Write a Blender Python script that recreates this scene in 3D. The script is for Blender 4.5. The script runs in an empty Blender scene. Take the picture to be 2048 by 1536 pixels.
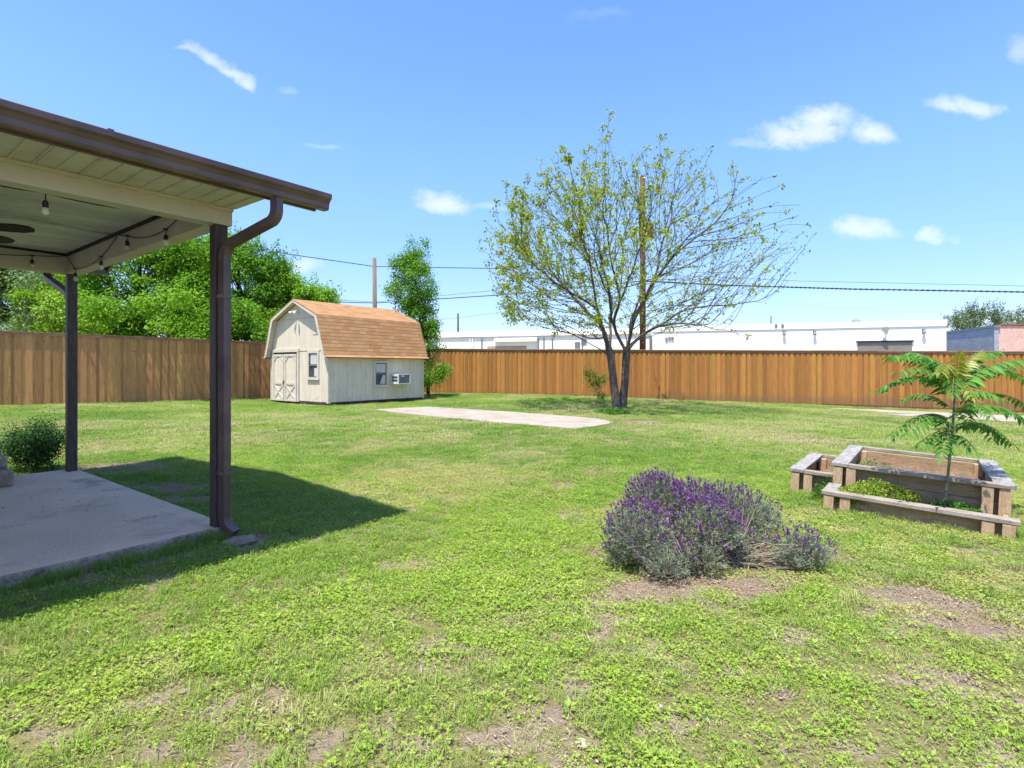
import bpy, math, random
import numpy as np
from mathutils import Vector, Matrix

random.seed(11)
RNG = np.random.default_rng(11)
R = math.radians
C = bpy.context.scene.collection
scene = bpy.context.scene

# ------------------------------------------------------------------ camera
F_PX, HZ, CX, CAM_H = 1091.0, 735.0, 1024.0, 1.40
cam_d = bpy.data.cameras.new('camera')
cam = bpy.data.objects.new('camera', cam_d); C.objects.link(cam)
cam.location = (0, 0, CAM_H); cam.rotation_euler = (R(90), 0, 0)
cam_d.sensor_width = 36; cam_d.lens = F_PX / 2048 * 36
cam_d.shift_y = (HZ - 768) / 2048
cam_d.clip_start = .05; cam_d.clip_end = 3000
scene.camera = cam

# ------------------------------------------------------------------ sun, sky, exposure
SUN_EL, SUN_AZ = R(70.5), math.atan2(-.497, -.868)
sun_dir = Vector((math.sin(SUN_AZ) * math.cos(SUN_EL), math.cos(SUN_AZ) * math.cos(SUN_EL), math.sin(SUN_EL)))
sd = bpy.data.lights.new('sun', 'SUN'); sd.energy = 3.9; sd.angle = R(.55); sd.color = (1, .955, .88)
sun = bpy.data.objects.new('sun', sd); C.objects.link(sun)
sun.rotation_euler = (-sun_dir).to_track_quat('-Z', 'Y').to_euler()
scene.view_settings.view_transform = 'Standard'; scene.view_settings.look = 'None'
scene.view_settings.exposure = 1.1; scene.view_settings.gamma = 1
scene.cycles.use_denoising = True
scene.cycles.max_bounces = 8; scene.cycles.transparent_max_bounces = 8
scene.cycles.use_adaptive_sampling = True; scene.cycles.adaptive_threshold = .015
scene.cycles.sample_clamp_indirect = 6

class NT:
    def __init__(s, tree): s.t = tree; s.n = tree.nodes; s.l = tree.links
    def node(s, typ, **kw):
        n = s.n.new(typ)
        for k, v in kw.items(): setattr(n, k, v)
        return n
    def put(s, sock, v):
        if hasattr(v, 'links') or isinstance(v, bpy.types.NodeSocket): s.l.new(v, sock)
        elif isinstance(v, (tuple, list)) and len(v) == 3 and sock.type == 'RGBA': sock.default_value = (*v, 1)
        else: sock.default_value = v
    def math(s, op, a, b=0.0, clamp=False, c=None):
        n = s.node('ShaderNodeMath', operation=op, use_clamp=clamp)
        s.put(n.inputs[0], a); s.put(n.inputs[1], b)
        if c is not None: s.put(n.inputs[2], c)
        return n.outputs[0]
    def mix(s, f, a, b, blend='MIX'):
        n = s.node('ShaderNodeMix', data_type='RGBA', blend_type=blend)
        s.put(n.inputs['Factor'], f); s.put(n.inputs[6], a); s.put(n.inputs[7], b)
        return n.outputs[2]
    def ramp(s, f, lo, hi):
        n = s.node('ShaderNodeMapRange', interpolation_type='SMOOTHSTEP')
        s.put(n.inputs[0], f); s.put(n.inputs[1], lo); s.put(n.inputs[2], hi)
        return n.outputs[0]
    def noise(s, vec, scale, detail=4, rough=.55, dist=0, dim='3D'):
        n = s.node('ShaderNodeTexNoise', noise_dimensions=dim)
        if vec is not None: s.l.new(vec, n.inputs['Vector'])
        n.inputs['Scale'].default_value = scale; n.inputs['Detail'].default_value = detail
        n.inputs['Roughness'].default_value = rough; n.inputs['Distortion'].default_value = dist
        return n.outputs['Fac']
    def mapping(s, vec, scale=(1, 1, 1), loc=(0, 0, 0), rot=(0, 0, 0)):
        n = s.node('ShaderNodeMapping'); s.l.new(vec, n.inputs[0])
        n.inputs['Scale'].default_value = scale; n.inputs['Location'].default_value = loc
        n.inputs['Rotation'].default_value = rot
        return n.outputs[0]

world = bpy.data.worlds.new('World'); scene.world = world; world.use_nodes = True
w = NT(world.node_tree); w.n.clear()
sky = w.node('ShaderNodeTexSky', sky_type='NISHITA', sun_disc=False)
sky.sun_elevation = SUN_EL; sky.sun_rotation = SUN_AZ % (2 * math.pi)
sky.altitude = 150; sky.air_density = 1.0; sky.dust_density = .6; sky.ozone_density = 1.4
tc = w.node('ShaderNodeTexCoord')
sx = w.node('ShaderNodeSeparateXYZ'); w.l.new(tc.outputs['Generated'], sx.inputs[0])
yy = w.math('MAXIMUM', sx.outputs[1], .02)
U = w.math('DIVIDE', sx.outputs[0], yy); W_ = w.math('DIVIDE', sx.outputs[2], yy)
cmb = w.node('ShaderNodeCombineXYZ'); w.l.new(U, cmb.inputs[0]); w.l.new(W_, cmb.inputs[1])
uvw = cmb.outputs[0]
n1 = w.noise(uvw, 9, 5, .6); n2 = w.noise(w.mapping(uvw, loc=(7, 3, 0)), 9, 5, .6)
n3 = w.noise(w.mapping(uvw, loc=(2, 9, 0), scale=(1, 1.5, 1)), 20, 8, .66)
U2 = w.math('ADD', U, w.math('MULTIPLY', w.math('SUBTRACT', n1, .5), .11))
W2 = w.math('ADD', W_, w.math('MULTIPLY', w.math('SUBTRACT', n2, .5), .06))
CL = [  # px, py, rx, ry, tilt, strength
    (385, 104, 50, 9, .10, .55), (425, 118, 62, 19, .38, .8), (468, 142, 48, 19, .6, .85), (495, 162, 26, 17, .8, .8), (1600, 268, 95, 36, -.12, 1.0), (1650, 240, 62, 30, 0, 1.0),
    (1735, 268, 48, 34, 0, 1.0), (1932, 216, 75, 22, .12, .9), (1735, 462, 68, 24, .05, .95), (1868, 476, 38, 20, 0, .85),
    (890, 412, 56, 26, .25, .95), (600, 535, 48, 22, .1, .7), (2052, 95, 40, 30, 0, .5), (640, 300, 42, 7, 0, .3),
    (1680, 598, 100, 12, 0, .18), (1500, 290, 40, 14, -.1, .4), (572, 184, 18, 8, 0, .25), (980, 425, 30, 9, .1, .4), (1200, 30, 60, 14, 0, .12)]
mask = None
for (px, py, rx, ry, tl, st) in CL:
    u0, w0 = (px - CX) / F_PX, (HZ - py) / F_PX
    du = w.math('SUBTRACT', U2, u0); dw = w.math('SUBTRACT', W2, w0)
    ct, sn = math.cos(-tl), math.sin(-tl)
    a = w.math('ADD', w.math('MULTIPLY', du, ct * F_PX / rx), w.math('MULTIPLY', dw, sn * F_PX / rx))
    b = w.math('ADD', w.math('MULTIPLY', du, -sn * F_PX / ry), w.math('MULTIPLY', dw, ct * F_PX / ry))
    b = w.math('MULTIPLY', b, w.math('ADD', 1.0, w.math('MULTIPLY', w.math('LESS_THAN', b, 0.0), .35)))
    r2 = w.math('ADD', w.math('MULTIPLY', a, a), w.math('MULTIPLY', b, b))
    m = w.math('MULTIPLY', w.ramp(w.math('ADD', r2, w.math('MULTIPLY', w.math('SUBTRACT', n3, .5), 3.6)), 1.6, -.9), st)
    mask = m if mask is None else w.math('MAXIMUM', mask, m)
hs = w.node('ShaderNodeHueSaturation'); w.l.new(sky.outputs[0], hs.inputs['Color'])
hs.inputs['Saturation'].default_value = 1.22; hs.inputs['Value'].default_value = 1.0
skyb = w.mix(1.0, hs.outputs[0], w.mix(w.ramp(sx.outputs[2], -.10, .42), (.415, .45, .595), (1.07, .99, 1.12)), 'MULTIPLY')
shade = w.mix(w.ramp(n3, .3, .7), (3.0, 3.3, 3.8), (4.1, 4.1, 4.15))
skyc = w.mix(w.math('MULTIPLY', mask, .93), skyb, shade)
bg = w.node('ShaderNodeBackground'); w.l.new(skyc, bg.inputs[0]); bg.inputs[1].default_value = .148
wo = w.node('ShaderNodeOutputWorld'); w.l.new(bg.outputs[0], wo.inputs[0])

# ------------------------------------------------------------------ numpy noise, terrain
def vnoise(x, y, seed=0):
    x = np.asarray(x, float); y = np.asarray(y, float)
    xi = np.floor(x).astype(np.int64); yi = np.floor(y).astype(np.int64)
    fx = x - xi; fy = y - yi; fx = fx * fx * (3 - 2 * fx); fy = fy * fy * (3 - 2 * fy)
    def h(a, b):
        n = (a * 374761393 + b * 668265263 + seed * 974634777) & 0xffffffff
        n = ((n ^ (n >> 13)) * 1274126177) & 0xffffffff
        n = n ^ (n >> 16)
        return (n & 0xffff) / 65535.0
    return (h(xi, yi) * (1 - fx) + h(xi + 1, yi) * fx) * (1 - fy) + (h(xi, yi + 1) * (1 - fx) + h(xi + 1, yi + 1) * fx) * fy
def fbm(x, y, seed=0, octv=4):
    s = 0; a = .5; t = 0
    for k in range(octv):
        s = s + a * vnoise(np.asarray(x) * 2 ** k + 17 * k, np.asarray(y) * 2 ** k - 9 * k, seed + k); t += a; a *= .5
    return s / t
def gbase(x, y):
    x = np.asarray(x, float)
    z = -.0245 * np.clip(x - 1.5, 0, 45) * np.clip(x / 2.5, 0, 1) + .017 * np.clip(-x - 9, 0, 30)
    return z
def gz(x, y):
    d = np.hypot(x, y)
    s_ = (np.asarray(x) + 2.36) * .608 + (np.asarray(y) - 4.39) * .794; t_ = -(np.asarray(x) + 2.36) * .794 + (np.asarray(y) - 4.39) * .608
    berm = .04 * np.exp(-((t_ + .12) / .3) ** 2) * np.clip((.35 - s_) / .3, 0, 1) * (d < 12)
    return gbase(x, y) + berm + (fbm(np.asarray(x) * .7, np.asarray(y) * .7, 5) - .5) * .03 * np.clip((60 - d) / 40, 0, 1)
def gp(px, py):
    """ground point seen at a photo pixel"""
    z = 0.0
    for _ in range(8):
        d = (CAM_H - z) * F_PX / (py - HZ); x = (px - CX) / F_PX * d; z = float(gbase(x, d))
    return x, d
def at(px, py, d):
    return Vector(((px - CX) / F_PX * d, d, CAM_H + (HZ - py) / F_PX * d))

UX = Vector((.608, .794, 0)).normalized(); VX = Vector((-UX.y, UX.x, 0)); HROT = math.atan2(UX.y, UX.x)
NP = Vector((-2.36, 4.39, 0))
def hloc(s, t): p = NP + UX * s + VX * t; return p.x, p.y
SHED = Vector((-6.6, 19.6, 0))

# ------------------------------------------------------------------ object helpers
def tag(o, label=None, cat=None, group=None, kind=None):
    if label: o['label'] = label
    if cat: o['category'] = cat
    if group: o['group'] = group
    if kind: o['kind'] = kind
    return o
def empty(name, loc=(0, 0, 0), rz=0, label=None, cat=None, group=None):
    o = bpy.data.objects.new(name, None); C.objects.link(o)
    o.location = loc; o.rotation_euler = (0, 0, rz); o.empty_display_size = .2
    return tag(o, label, cat, group)
def link(name, me, mat, parent=None):
    o = bpy.data.objects.new(name, me); C.objects.link(o)
    for m in (mat if isinstance(mat, (list, tuple)) else [mat]): me.materials.append(m)
    if parent is not None: o.parent = parent
    return o
def np_mesh(name, V, F, smooth=False):
    """V (n,3), F (m,k) all faces the same size"""
    me = bpy.data.meshes.new(name)
    V = np.asarray(V, np.float32); F = np.asarray(F, np.int32); m, k = F.shape
    me.vertices.add(len(V)); me.vertices.foreach_set('co', V.ravel())
    me.loops.add(m * k); me.loops.foreach_set('vertex_index', F.ravel())
    me.polygons.add(m); me.polygons.foreach_set('loop_start', np.arange(m, dtype=np.int32) * k)
    me.update(calc_edges=True)
    if smooth: me.polygons.foreach_set('use_smooth', np.ones(m, bool))
    me.validate()
    return me
class MB:
    def __init__(s): s.v = []; s.f = []; s.uv = {}; s.mi = []
    def add(s, vs, fs, mi=0):
        b = len(s.v); s.v += [tuple(v) for v in vs]; s.f += [tuple(i + b for i in f) for f in fs]; s.mi += [mi] * len(fs)
    def box(s, x0, x1, y0, y1, z0, z1, M=None, mi=0):
        vs = [Vector(p) for p in ((x0, y0, z0), (x1, y0, z0), (x1, y1, z0), (x0, y1, z0), (x0, y0, z1), (x1, y0, z1), (x1, y1, z1), (x0, y1, z1))]
        if M is not None: vs = [M @ v for v in vs]
        s.add(vs, [(0, 3, 2, 1), (4, 5, 6, 7), (0, 1, 5, 4), (1, 2, 6, 5), (2, 3, 7, 6), (3, 0, 4, 7)], mi)
    def bar(s, a, b, wid, hei, up=(0, 0, 1)):
        a = Vector(a); b = Vector(b); d = (b - a); L = d.length; d.normalize()
        sd_ = d.cross(Vector(up))
        if sd_.length < 1e-4: sd_ = Vector((1, 0, 0))
        sd_.normalize(); u = sd_.cross(d)
        M = Matrix((d, sd_, u)).transposed().to_4x4(); M.translation = a
        s.box(0, L, -wid / 2, wid / 2, -hei / 2, hei / 2, M)
    def tube(s, pts, rad, n=8, cap=True, squash=None):
        pts = [Vector(p) for p in pts]
        if not hasattr(rad, '__len__'): rad = [rad] * len(pts)
        ref = None; base = len(s.v); rings = []
        for i, p in enumerate(pts):
            t = (pts[min(i + 1, len(pts) - 1)] - pts[max(i - 1, 0)]).normalized()
            if ref is None: ref = t.orthogonal().normalized()
            ref = (ref - t * ref.dot(t)).normalized(); bi = t.cross(ref)
            for k in range(n):
                a = 2 * math.pi * k / n
                s.v.append(tuple(p + (ref * math.cos(a) + bi * math.sin(a)) * rad[i]))
        for i in range(len(pts) - 1):
            for k in range(n):
                a = base + i * n + k; b = base + i * n + (k + 1) % n
                s.f.append((a, b, b + n, a + n)); s.mi.append(0)
        if cap:
            s.f.append(tuple(base + k for k in range(n))[::-1]); s.f.append(tuple(base + (len(pts) - 1) * n + k for k in range(n))); s.mi += [0, 0]
    def lathe(s, prof, c=(0, 0, 0), n=16):
        base = len(s.v)
        for (r, z) in prof:
            for k in range(n):
                a = 2 * math.pi * k / n; s.v.append((c[0] + r * math.cos(a), c[1] + r * math.sin(a), c[2] + z))
        for i in range(len(prof) - 1):
            for k in range(n):
                a = base + i * n + k; b = base + i * n + (k + 1) % n
                s.f.append((a, b, b + n, a + n)); s.mi.append(0)
        s.f.append(tuple(base + k for k in range(n))[::-1]); s.f.append(tuple(base + (len(prof) - 1) * n + k for k in range(n))); s.mi += [0, 0]
    def prism(s, poly, ax, a0, a1, mi=0):
        """poly in the two other axes, extruded along axis ax (0 x, 1 y, 2 z)"""
        def P(p, a):
            q = [0, 0, 0]; o = [i for i in range(3) if i != ax]; q[o[0]] = p[0]; q[o[1]] = p[1]; q[ax] = a; return q
        n = len(poly); vs = [P(p, a0) for p in poly] + [P(p, a1) for p in poly]
        s.add(vs, [tuple(range(n))[::-1], tuple(range(n, 2 * n))] + [(i, (i + 1) % n, n + (i + 1) % n, n + i) for i in range(n)], mi)
    def build(s, name, mat, parent=None, smooth=False, bevel=0, recalc=True):
        me = bpy.data.meshes.new(name); me.from_pydata(s.v, [], s.f)
        if recalc:
            import bmesh
            bm = bmesh.new(); bm.from_mesh(me); bmesh.ops.recalc_face_normals(bm, faces=bm.faces[:]); bm.to_mesh(me); bm.free()
        if isinstance(mat, (list, tuple)): me.polygons.foreach_set('material_index', s.mi)
        if smooth: me.polygons.foreach_set('use_smooth', [True] * len(me.polygons))
        o = link(name, me, mat, parent)
        if bevel:
            m = o.modifiers.new('bevel', 'BEVEL'); m.width = bevel; m.segments = 2; m.limit_method = 'ANGLE'; m.angle_limit = R(50)
        return o

# ------------------------------------------------------------------ materials
def newmat(name):
    m = bpy.data.materials.new(name); m.use_nodes = True
    t = NT(m.node_tree); t.n.clear()
    out = t.node('ShaderNodeOutputMaterial'); b = t.node('ShaderNodeBsdfPrincipled'); t.l.new(b.outputs[0], out.inputs[0])
    return m, t, b, out
def surf(name, c1, c2, scale=3, rough=.8, spec=.3, stretch=(1, 1, 1), bump=.2, bscale=40, island=0.0, c3=None, s3=.8, t3=(.5, .7), metal=0, dist=.01, hue=0.0, fineamt=.35):
    m, t, b, out = newmat(name)
    co = t.node('ShaderNodeTexCoord').outputs['Object']
    v = t.mapping(co, scale=stretch)
    n = t.noise(v, scale, 6, .6)
    col = t.mix(t.ramp(n, .3, .7), c1, c2)
    if c3 is not None: col = t.mix(t.ramp(t.noise(t.mapping(co, scale=stretch, loc=(3, 5, 1)), s3, 6, .65, .4), *t3), col, c3)
    fine = t.noise(v, bscale, 4, .6)
    col = t.mix(t.math('MULTIPLY', t.math('SUBTRACT', fine, .5), .5, clamp=False), col, (0, 0, 0)) if False else t.mix(fineamt, col, t.mix(t.ramp(fine, .3, .7), (0.0, 0, 0), (1, 1, 1)), 'SOFT_LIGHT')
    if island:
        g = t.node('ShaderNodeNewGeometry').outputs['Random Per Island']
        h = t.node('ShaderNodeHueSaturation'); t.l.new(col, h.inputs['Color'])
        t.put(h.inputs['Value'], t.math('ADD', 1 - island, t.math('MULTIPLY', g, 2 * island)))
        if hue: t.put(h.inputs['Hue'], t.math('ADD', .5 - hue / 2, t.math('MULTIPLY', t.math('FRACT', t.math('MULTIPLY', g, 7.31)), hue)))
        col = h.outputs[0]
    t.l.new(col, b.inputs['Base Color'])
    b.inputs['Roughness'].default_value = rough; b.inputs['Specular IOR Level'].default_value = spec; b.inputs['Metallic'].default_value = metal
    if bump:
        bp = t.node('ShaderNodeBump'); bp.inputs['Strength'].default_value = bump; bp.inputs['Distance'].default_value = dist
        t.l.new(fine, bp.inputs['Height']); t.l.new(bp.outputs[0], b.inputs['Normal'])
    return m
def fence_wood(name, ca, cb, knots=.6, island=.22, weather=(.2, .17, .13), wamt=.3):
    m, t, b, out = newmat(name)
    co = t.node('ShaderNodeTexCoord').outputs['Object']
    g = t.node('ShaderNodeNewGeometry').outputs['Random Per Island']
    off = t.node('ShaderNodeCombineXYZ'); t.put(off.inputs[2], t.math('MULTIPLY', g, 37.0)); t.put(off.inputs[0], t.math('MULTIPLY', g, 11.0))
    va = t.node('ShaderNodeVectorMath', operation='ADD'); t.l.new(co, va.inputs[0]); t.l.new(off.outputs[0], va.inputs[1])
    v = va.outputs[0]
    grain = t.noise(t.mapping(v, scale=(26, 26, 1.2)), 1.6, 6, .65, .6)
    big = t.noise(t.mapping(v, scale=(1, 1, .35)), 1.3, 4, .6)
    col = t.mix(t.ramp(grain, .3, .72), ca, cb)
    col = t.mix(t.math('MULTIPLY', t.ramp(big, .42, .8), wamt), col, weather)
    vo = t.node('ShaderNodeTexVoronoi'); t.l.new(t.mapping(v, scale=(7, 7, 4.2)), vo.inputs['Vector']); vo.inputs['Scale'].default_value = 1.25
    kn = t.ramp(vo.outputs['Distance'], .17, .05)
    col = t.mix(t.math('MULTIPLY', kn, knots), col, (.05, .022, .008))
    h = t.node('ShaderNodeHueSaturation'); t.l.new(col, h.inputs['Color'])
    t.put(h.inputs['Value'], t.math('ADD', 1 - island, t.math('MULTIPLY', g, 2 * island)))
    t.put(h.inputs['Hue'], t.math('ADD', .492, t.math('MULTIPLY', t.math('FRACT', t.math('MULTIPLY', g, 7.7)), .016)))
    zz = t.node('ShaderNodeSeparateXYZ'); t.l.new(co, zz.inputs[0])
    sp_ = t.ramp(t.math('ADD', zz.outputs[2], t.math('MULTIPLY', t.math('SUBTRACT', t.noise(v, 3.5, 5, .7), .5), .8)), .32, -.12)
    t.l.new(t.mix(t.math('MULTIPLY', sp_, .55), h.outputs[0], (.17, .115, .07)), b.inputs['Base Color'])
    b.inputs['Roughness'].default_value = .75; b.inputs['Specular IOR Level'].default_value = .2
    bp = t.node('ShaderNodeBump'); bp.inputs['Strength'].default_value = .3; bp.inputs['Distance'].default_value = .004
    t.l.new(grain, bp.inputs['Height']); t.l.new(bp.outputs[0], b.inputs['Normal'])
    return m
def foliage(name, ca, cb, trans=.35, cc=None, gloss=.45, var=.25, nscale=.6, spec=.25):
    """leaf colour varies per leaf and from branch to branch"""
    m, t, b, out = newmat(name)
    g = t.node('ShaderNodeNewGeometry').outputs['Random Per Island']
    co = t.node('ShaderNodeTexCoord').outputs['Object']
    n = t.noise(co, nscale, 3, .6)
    col = t.mix(t.math('ADD', t.math('MULTIPLY', g, .6), t.math('MULTIPLY', t.ramp(n, .35, .65), .4)), ca, cb)
    if cc is not None: col = t.mix(t.math('GREATER_THAN', t.math('FRACT', t.math('MULTIPLY', g, 13.7)), .9), col, cc)
    h = t.node('ShaderNodeHueSaturation'); t.l.new(col, h.inputs['Color'])
    t.put(h.inputs['Value'], t.math('ADD', 1 - var, t.math('MULTIPLY', t.math('FRACT', t.math('MULTIPLY', g, 5.3)), 2 * var)))
    col = h.outputs[0]
    t.l.new(col, b.inputs['Base Color']); b.inputs['Roughness'].default_value = gloss; b.inputs['Specular IOR Level'].default_value = spec
    tr = t.node('ShaderNodeBsdfTranslucent'); t.l.new(t.mix(1.0, col, (1.0, 1.0, .55), 'MULTIPLY'), tr.inputs[0])
    mx = t.node('ShaderNodeMixShader'); mx.inputs[0].default_value = trans
    t.l.new(b.outputs[0], mx.inputs[1]); t.l.new(tr.outputs[0], mx.inputs[2]); t.l.new(mx.outputs[0], out.inputs[0])
    return m
def blades(name, ca, cb, cy, trans=.3):
    """lawn plants: colour per clump comes from a 'tint' attribute on each clump"""
    m, t, b, out = newmat(name)
    g = t.node('ShaderNodeNewGeometry').outputs['Random Per Island']
    a = t.node('ShaderNodeAttribute', attribute_type='INSTANCER', attribute_name='tint').outputs['Fac']
    a2 = t.node('ShaderNodeAttribute', attribute_type='INSTANCER', attribute_name='dry').outputs['Fac']
    col = t.mix(t.math('ADD', t.math('MULTIPLY', g, .45), t.math('MULTIPLY', a, .55)), ca, cb)
    col = t.mix(t.math('MULTIPLY', a2, t.math('ADD', .35, t.math('MULTIPLY', t.math('FRACT', t.math('MULTIPLY', g, 9.1)), .65))), col, cy)
    h = t.node('ShaderNodeHueSaturation'); t.l.new(col, h.inputs['Color'])
    t.put(h.inputs['Value'], t.math('ADD', .78, t.math('MULTIPLY', t.math('FRACT', t.math('MULTIPLY', g, 5.3)), .44)))
    col = h.outputs[0]
    t.l.new(col, b.inputs['Base Color']); b.inputs['Roughness'].default_value = .55; b.inputs['Specular IOR Level'].default_value = .2
    tr = t.node('ShaderNodeBsdfTranslucent'); t.l.new(col, tr.inputs[0])
    mx = t.node('ShaderNodeMixShader'); mx.inputs[0].default_value = trans
    t.l.new(b.outputs[0], mx.inputs[1]); t.l.new(tr.outputs[0], mx.inputs[2]); t.l.new(mx.outputs[0], out.inputs[0])
    return m

M = {}
M['brown_metal'] = surf('brown_metal', (.105, .062, .060), (.12, .073, .07), 1, .36, .5, bump=.0, bscale=3)
M['post_paint'] = surf('post_paint', (.056, .034, .031), (.072, .045, .041), 3, .5, .4, bump=.15, stretch=(1, 1, .2))
M['cream_paint'] = surf('cream_paint', (.56, .50, .455), (.48, .425, .38), 2.2, .65, .3, bump=.06, fineamt=.08, stretch=(.35, 1, 1), c3=(.2, .17, .12), s3=1.4, t3=(.6, .85))
M['soffit_paint'] = surf('soffit_paint', (.62, .575, .54), (.51, .465, .425), 2.6, .6, .3, bump=.03, fineamt=.1, c3=(.24, .19, .13), s3=2.2, t3=(.55, .85))
M['ceiling_paint'] = surf('ceiling_paint', (.66, .63, .595), (.49, .465, .43), 1.5, .8, .2, bump=.15, stretch=(.6, 2.2, 1), c3=(.17, .15, .12), s3=1.5, t3=(.48, .74))
M['black_plastic'] = surf('black_plastic', (.012, .012, .012), (.02, .02, .02), 8, .5, .4, bump=0)
M['dark_trim'] = surf('dark_trim', (.015, .013, .012), (.03, .026, .022), 8, .7, .3, bump=.1)
M['slab'] = surf('slab', (.70, .505, .355), (.585, .42, .29), 1.1, .85, .2, bump=.35, bscale=70, c3=(.34, .255, .185), s3=1.6, t3=(.5, .72), dist=.004)
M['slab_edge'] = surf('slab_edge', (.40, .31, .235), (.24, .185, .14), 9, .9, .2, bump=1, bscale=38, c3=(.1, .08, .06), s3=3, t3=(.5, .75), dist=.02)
M['pad'] = surf('pad', (.385, .335, .27), (.30, .255, .20), 1.4, .9, .15, bump=.3, bscale=50, c3=(.27, .225, .18), s3=.9, t3=(.5, .75))
M['shingle_dark'] = surf('shingle_dark', (.05, .04, .038), (.09, .07, .065), 30, .95, .1, bump=.6, bscale=120)
M['fence_left'] = fence_wood('fence_wood_left', (.56, .295, .105), (.35, .18, .062), .95, .28, (.38, .23, .11), .3)
M['fence_right'] = fence_wood('fence_wood_right', (.42, .195, .05), (.29, .125, .03), .5, .24, (.36, .2, .09), .25)
M['fence_cap'] = surf('fence_cap', (.38, .235, .14), (.28, .16, .09), 3, .8, .2, stretch=(1, 1, 4), island=.12)
M['weathered'] = surf('weathered_board', (.38, .325, .26), (.23, .19, .15), 2.2, .85, .15, stretch=(2.4, 14, 14), bump=.6, bscale=16, island=.1, c3=(.12, .11, .1), s3=1.2, t3=(.58, .8), dist=.006)
M['tan_wood'] = surf('tan_plank', (.44, .295, .165), (.31, .20, .11), 2, .8, .2, stretch=(2, 10, 12), bump=.5, bscale=14, island=.14, c3=(.15, .1, .06), s3=1.6, t3=(.58, .85), dist=.005)
M['post_wood'] = surf('post_wood', (.54, .37, .22), (.41, .27, .155), 3, .8, .2, stretch=(8, 8, 1.5), bump=.5, bscale=14, island=.12, dist=.005)
M['soil'] = surf('soil', (.16, .105, .065), (.28, .2, .135), 14, .95, .1, bump=1, bscale=60, c3=(.36, .29, .2), s3=20, t3=(.6, .8), dist=.03)
M['shed_paint'] = None
M['trim_paint'] = surf('shed_trim', (.62, .555, .45), (.53, .47, .375), 4, .7, .25, bump=.3, c3=(.36, .31, .22), s3=3.5, t3=(.62, .85))
M['white_paint'] = surf('white_wall', (.86, .85, .83), (.80, .79, .77), .6, .8, .2, bump=.1, c3=(.6, .58, .53), s3=.5, t3=(.62, .9))
M['white_enamel'] = surf('white_enamel', (.72, .72, .69), (.6, .6, .57), 6, .4, .5, bump=0)
M['grey_metal'] = surf('grey_metal', (.14, .15, .16), (.2, .21, .22), 4, .5, .5, bump=.1)
M['dark_glass'] = surf('dark_glass', (.03, .033, .035), (.12, .12, .11), 1.6, .08, .6, bump=0)
M['grey_block'] = surf('grey_block', (.36, .38, .42), (.29, .31, .35), 1.2, .9, .15, bump=.4, bscale=12)
M['pink_block'] = surf('pink_block', (.72, .46, .39), (.6, .38, .32), 1.2, .9, .15, bump=.4, bscale=12)
M['door_grey'] = surf('roller_door', (.24, .22, .21), (.19, .175, .165), 2, .7, .3, bump=.1)
M['pole_brown'] = surf('pole_brown', (.15, .075, .042), (.10, .05, .028), 3, .9, .1, stretch=(6, 6, .4), bump=.5, bscale=12)
M['pole_grey'] = surf('pole_grey', (.24, .19, .15), (.14, .11, .085), 3, .9, .1, stretch=(6, 6, .4), bump=.5, bscale=12)
M['cable'] = surf('cable', (.03, .03, .035), (.05, .05, .055), 3, .6, .3, bump=0)
M['bark'] = surf('bark', (.19, .16, .135), (.085, .07, .06), 3.2, .95, .1, stretch=(5, 5, 1.1), bump=1, bscale=16, c3=(.045, .038, .033), s3=3, t3=(.5, .7), dist=.05)
M['twig'] = surf('twig_bark', (.10, .08, .065), (.06, .045, .036), 5, .9, .1, bump=.3)
M['rock'] = surf('rock', (.3, .235, .175), (.19, .145, .11), 6, .9, .15, bump=.8, bscale=25, dist=.02)
M['pale_rock'] = surf('pale_rock', (.46, .40, .31), (.34, .28, .21), 8, .9, .15, bump=.6, bscale=40)

# ================================================================== GROUND
PAD = [gp(*p) for p in ((748, 821), (800, 817.5), (857, 814.8), (1033, 826), (1135, 834), (1205, 840), (1228, 847), (1195, 854), (1150, 860), (1100, 855), (1033, 850), (930, 841), (813, 829))]
PATH = [gp(*p) for p in ((1640, 816.5), (1750, 820), (1830, 824), (1950, 829), (2048, 833), (2150, 838), (2150, 852), (2048, 846), (1990, 843), (1930, 838), (1880, 835.5), (1800, 832.5), (1760, 829), (1830, 829.5), (1750, 824.5), (1700, 820.5))]
def in_poly(x, y, poly):
    x = np.asarray(x); y = np.asarray(y); c = np.zeros(x.shape, bool); n = len(poly)
    for i in range(n):
        x1, y1 = poly[i]; x2, y2 = poly[(i + 1) % n]
        cond = ((y1 > y) != (y2 > y)) & (x < (x2 - x1) * (y - y1) / ((y2 - y1) if y2 != y1 else 1e-9) + x1)
        c ^= cond
    return c
def to_house(x, y):
    dx = x - NP.x; dy = y - NP.y
    return dx * UX.x + dy * UX.y, dx * VX.x + dy * VX.y
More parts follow.
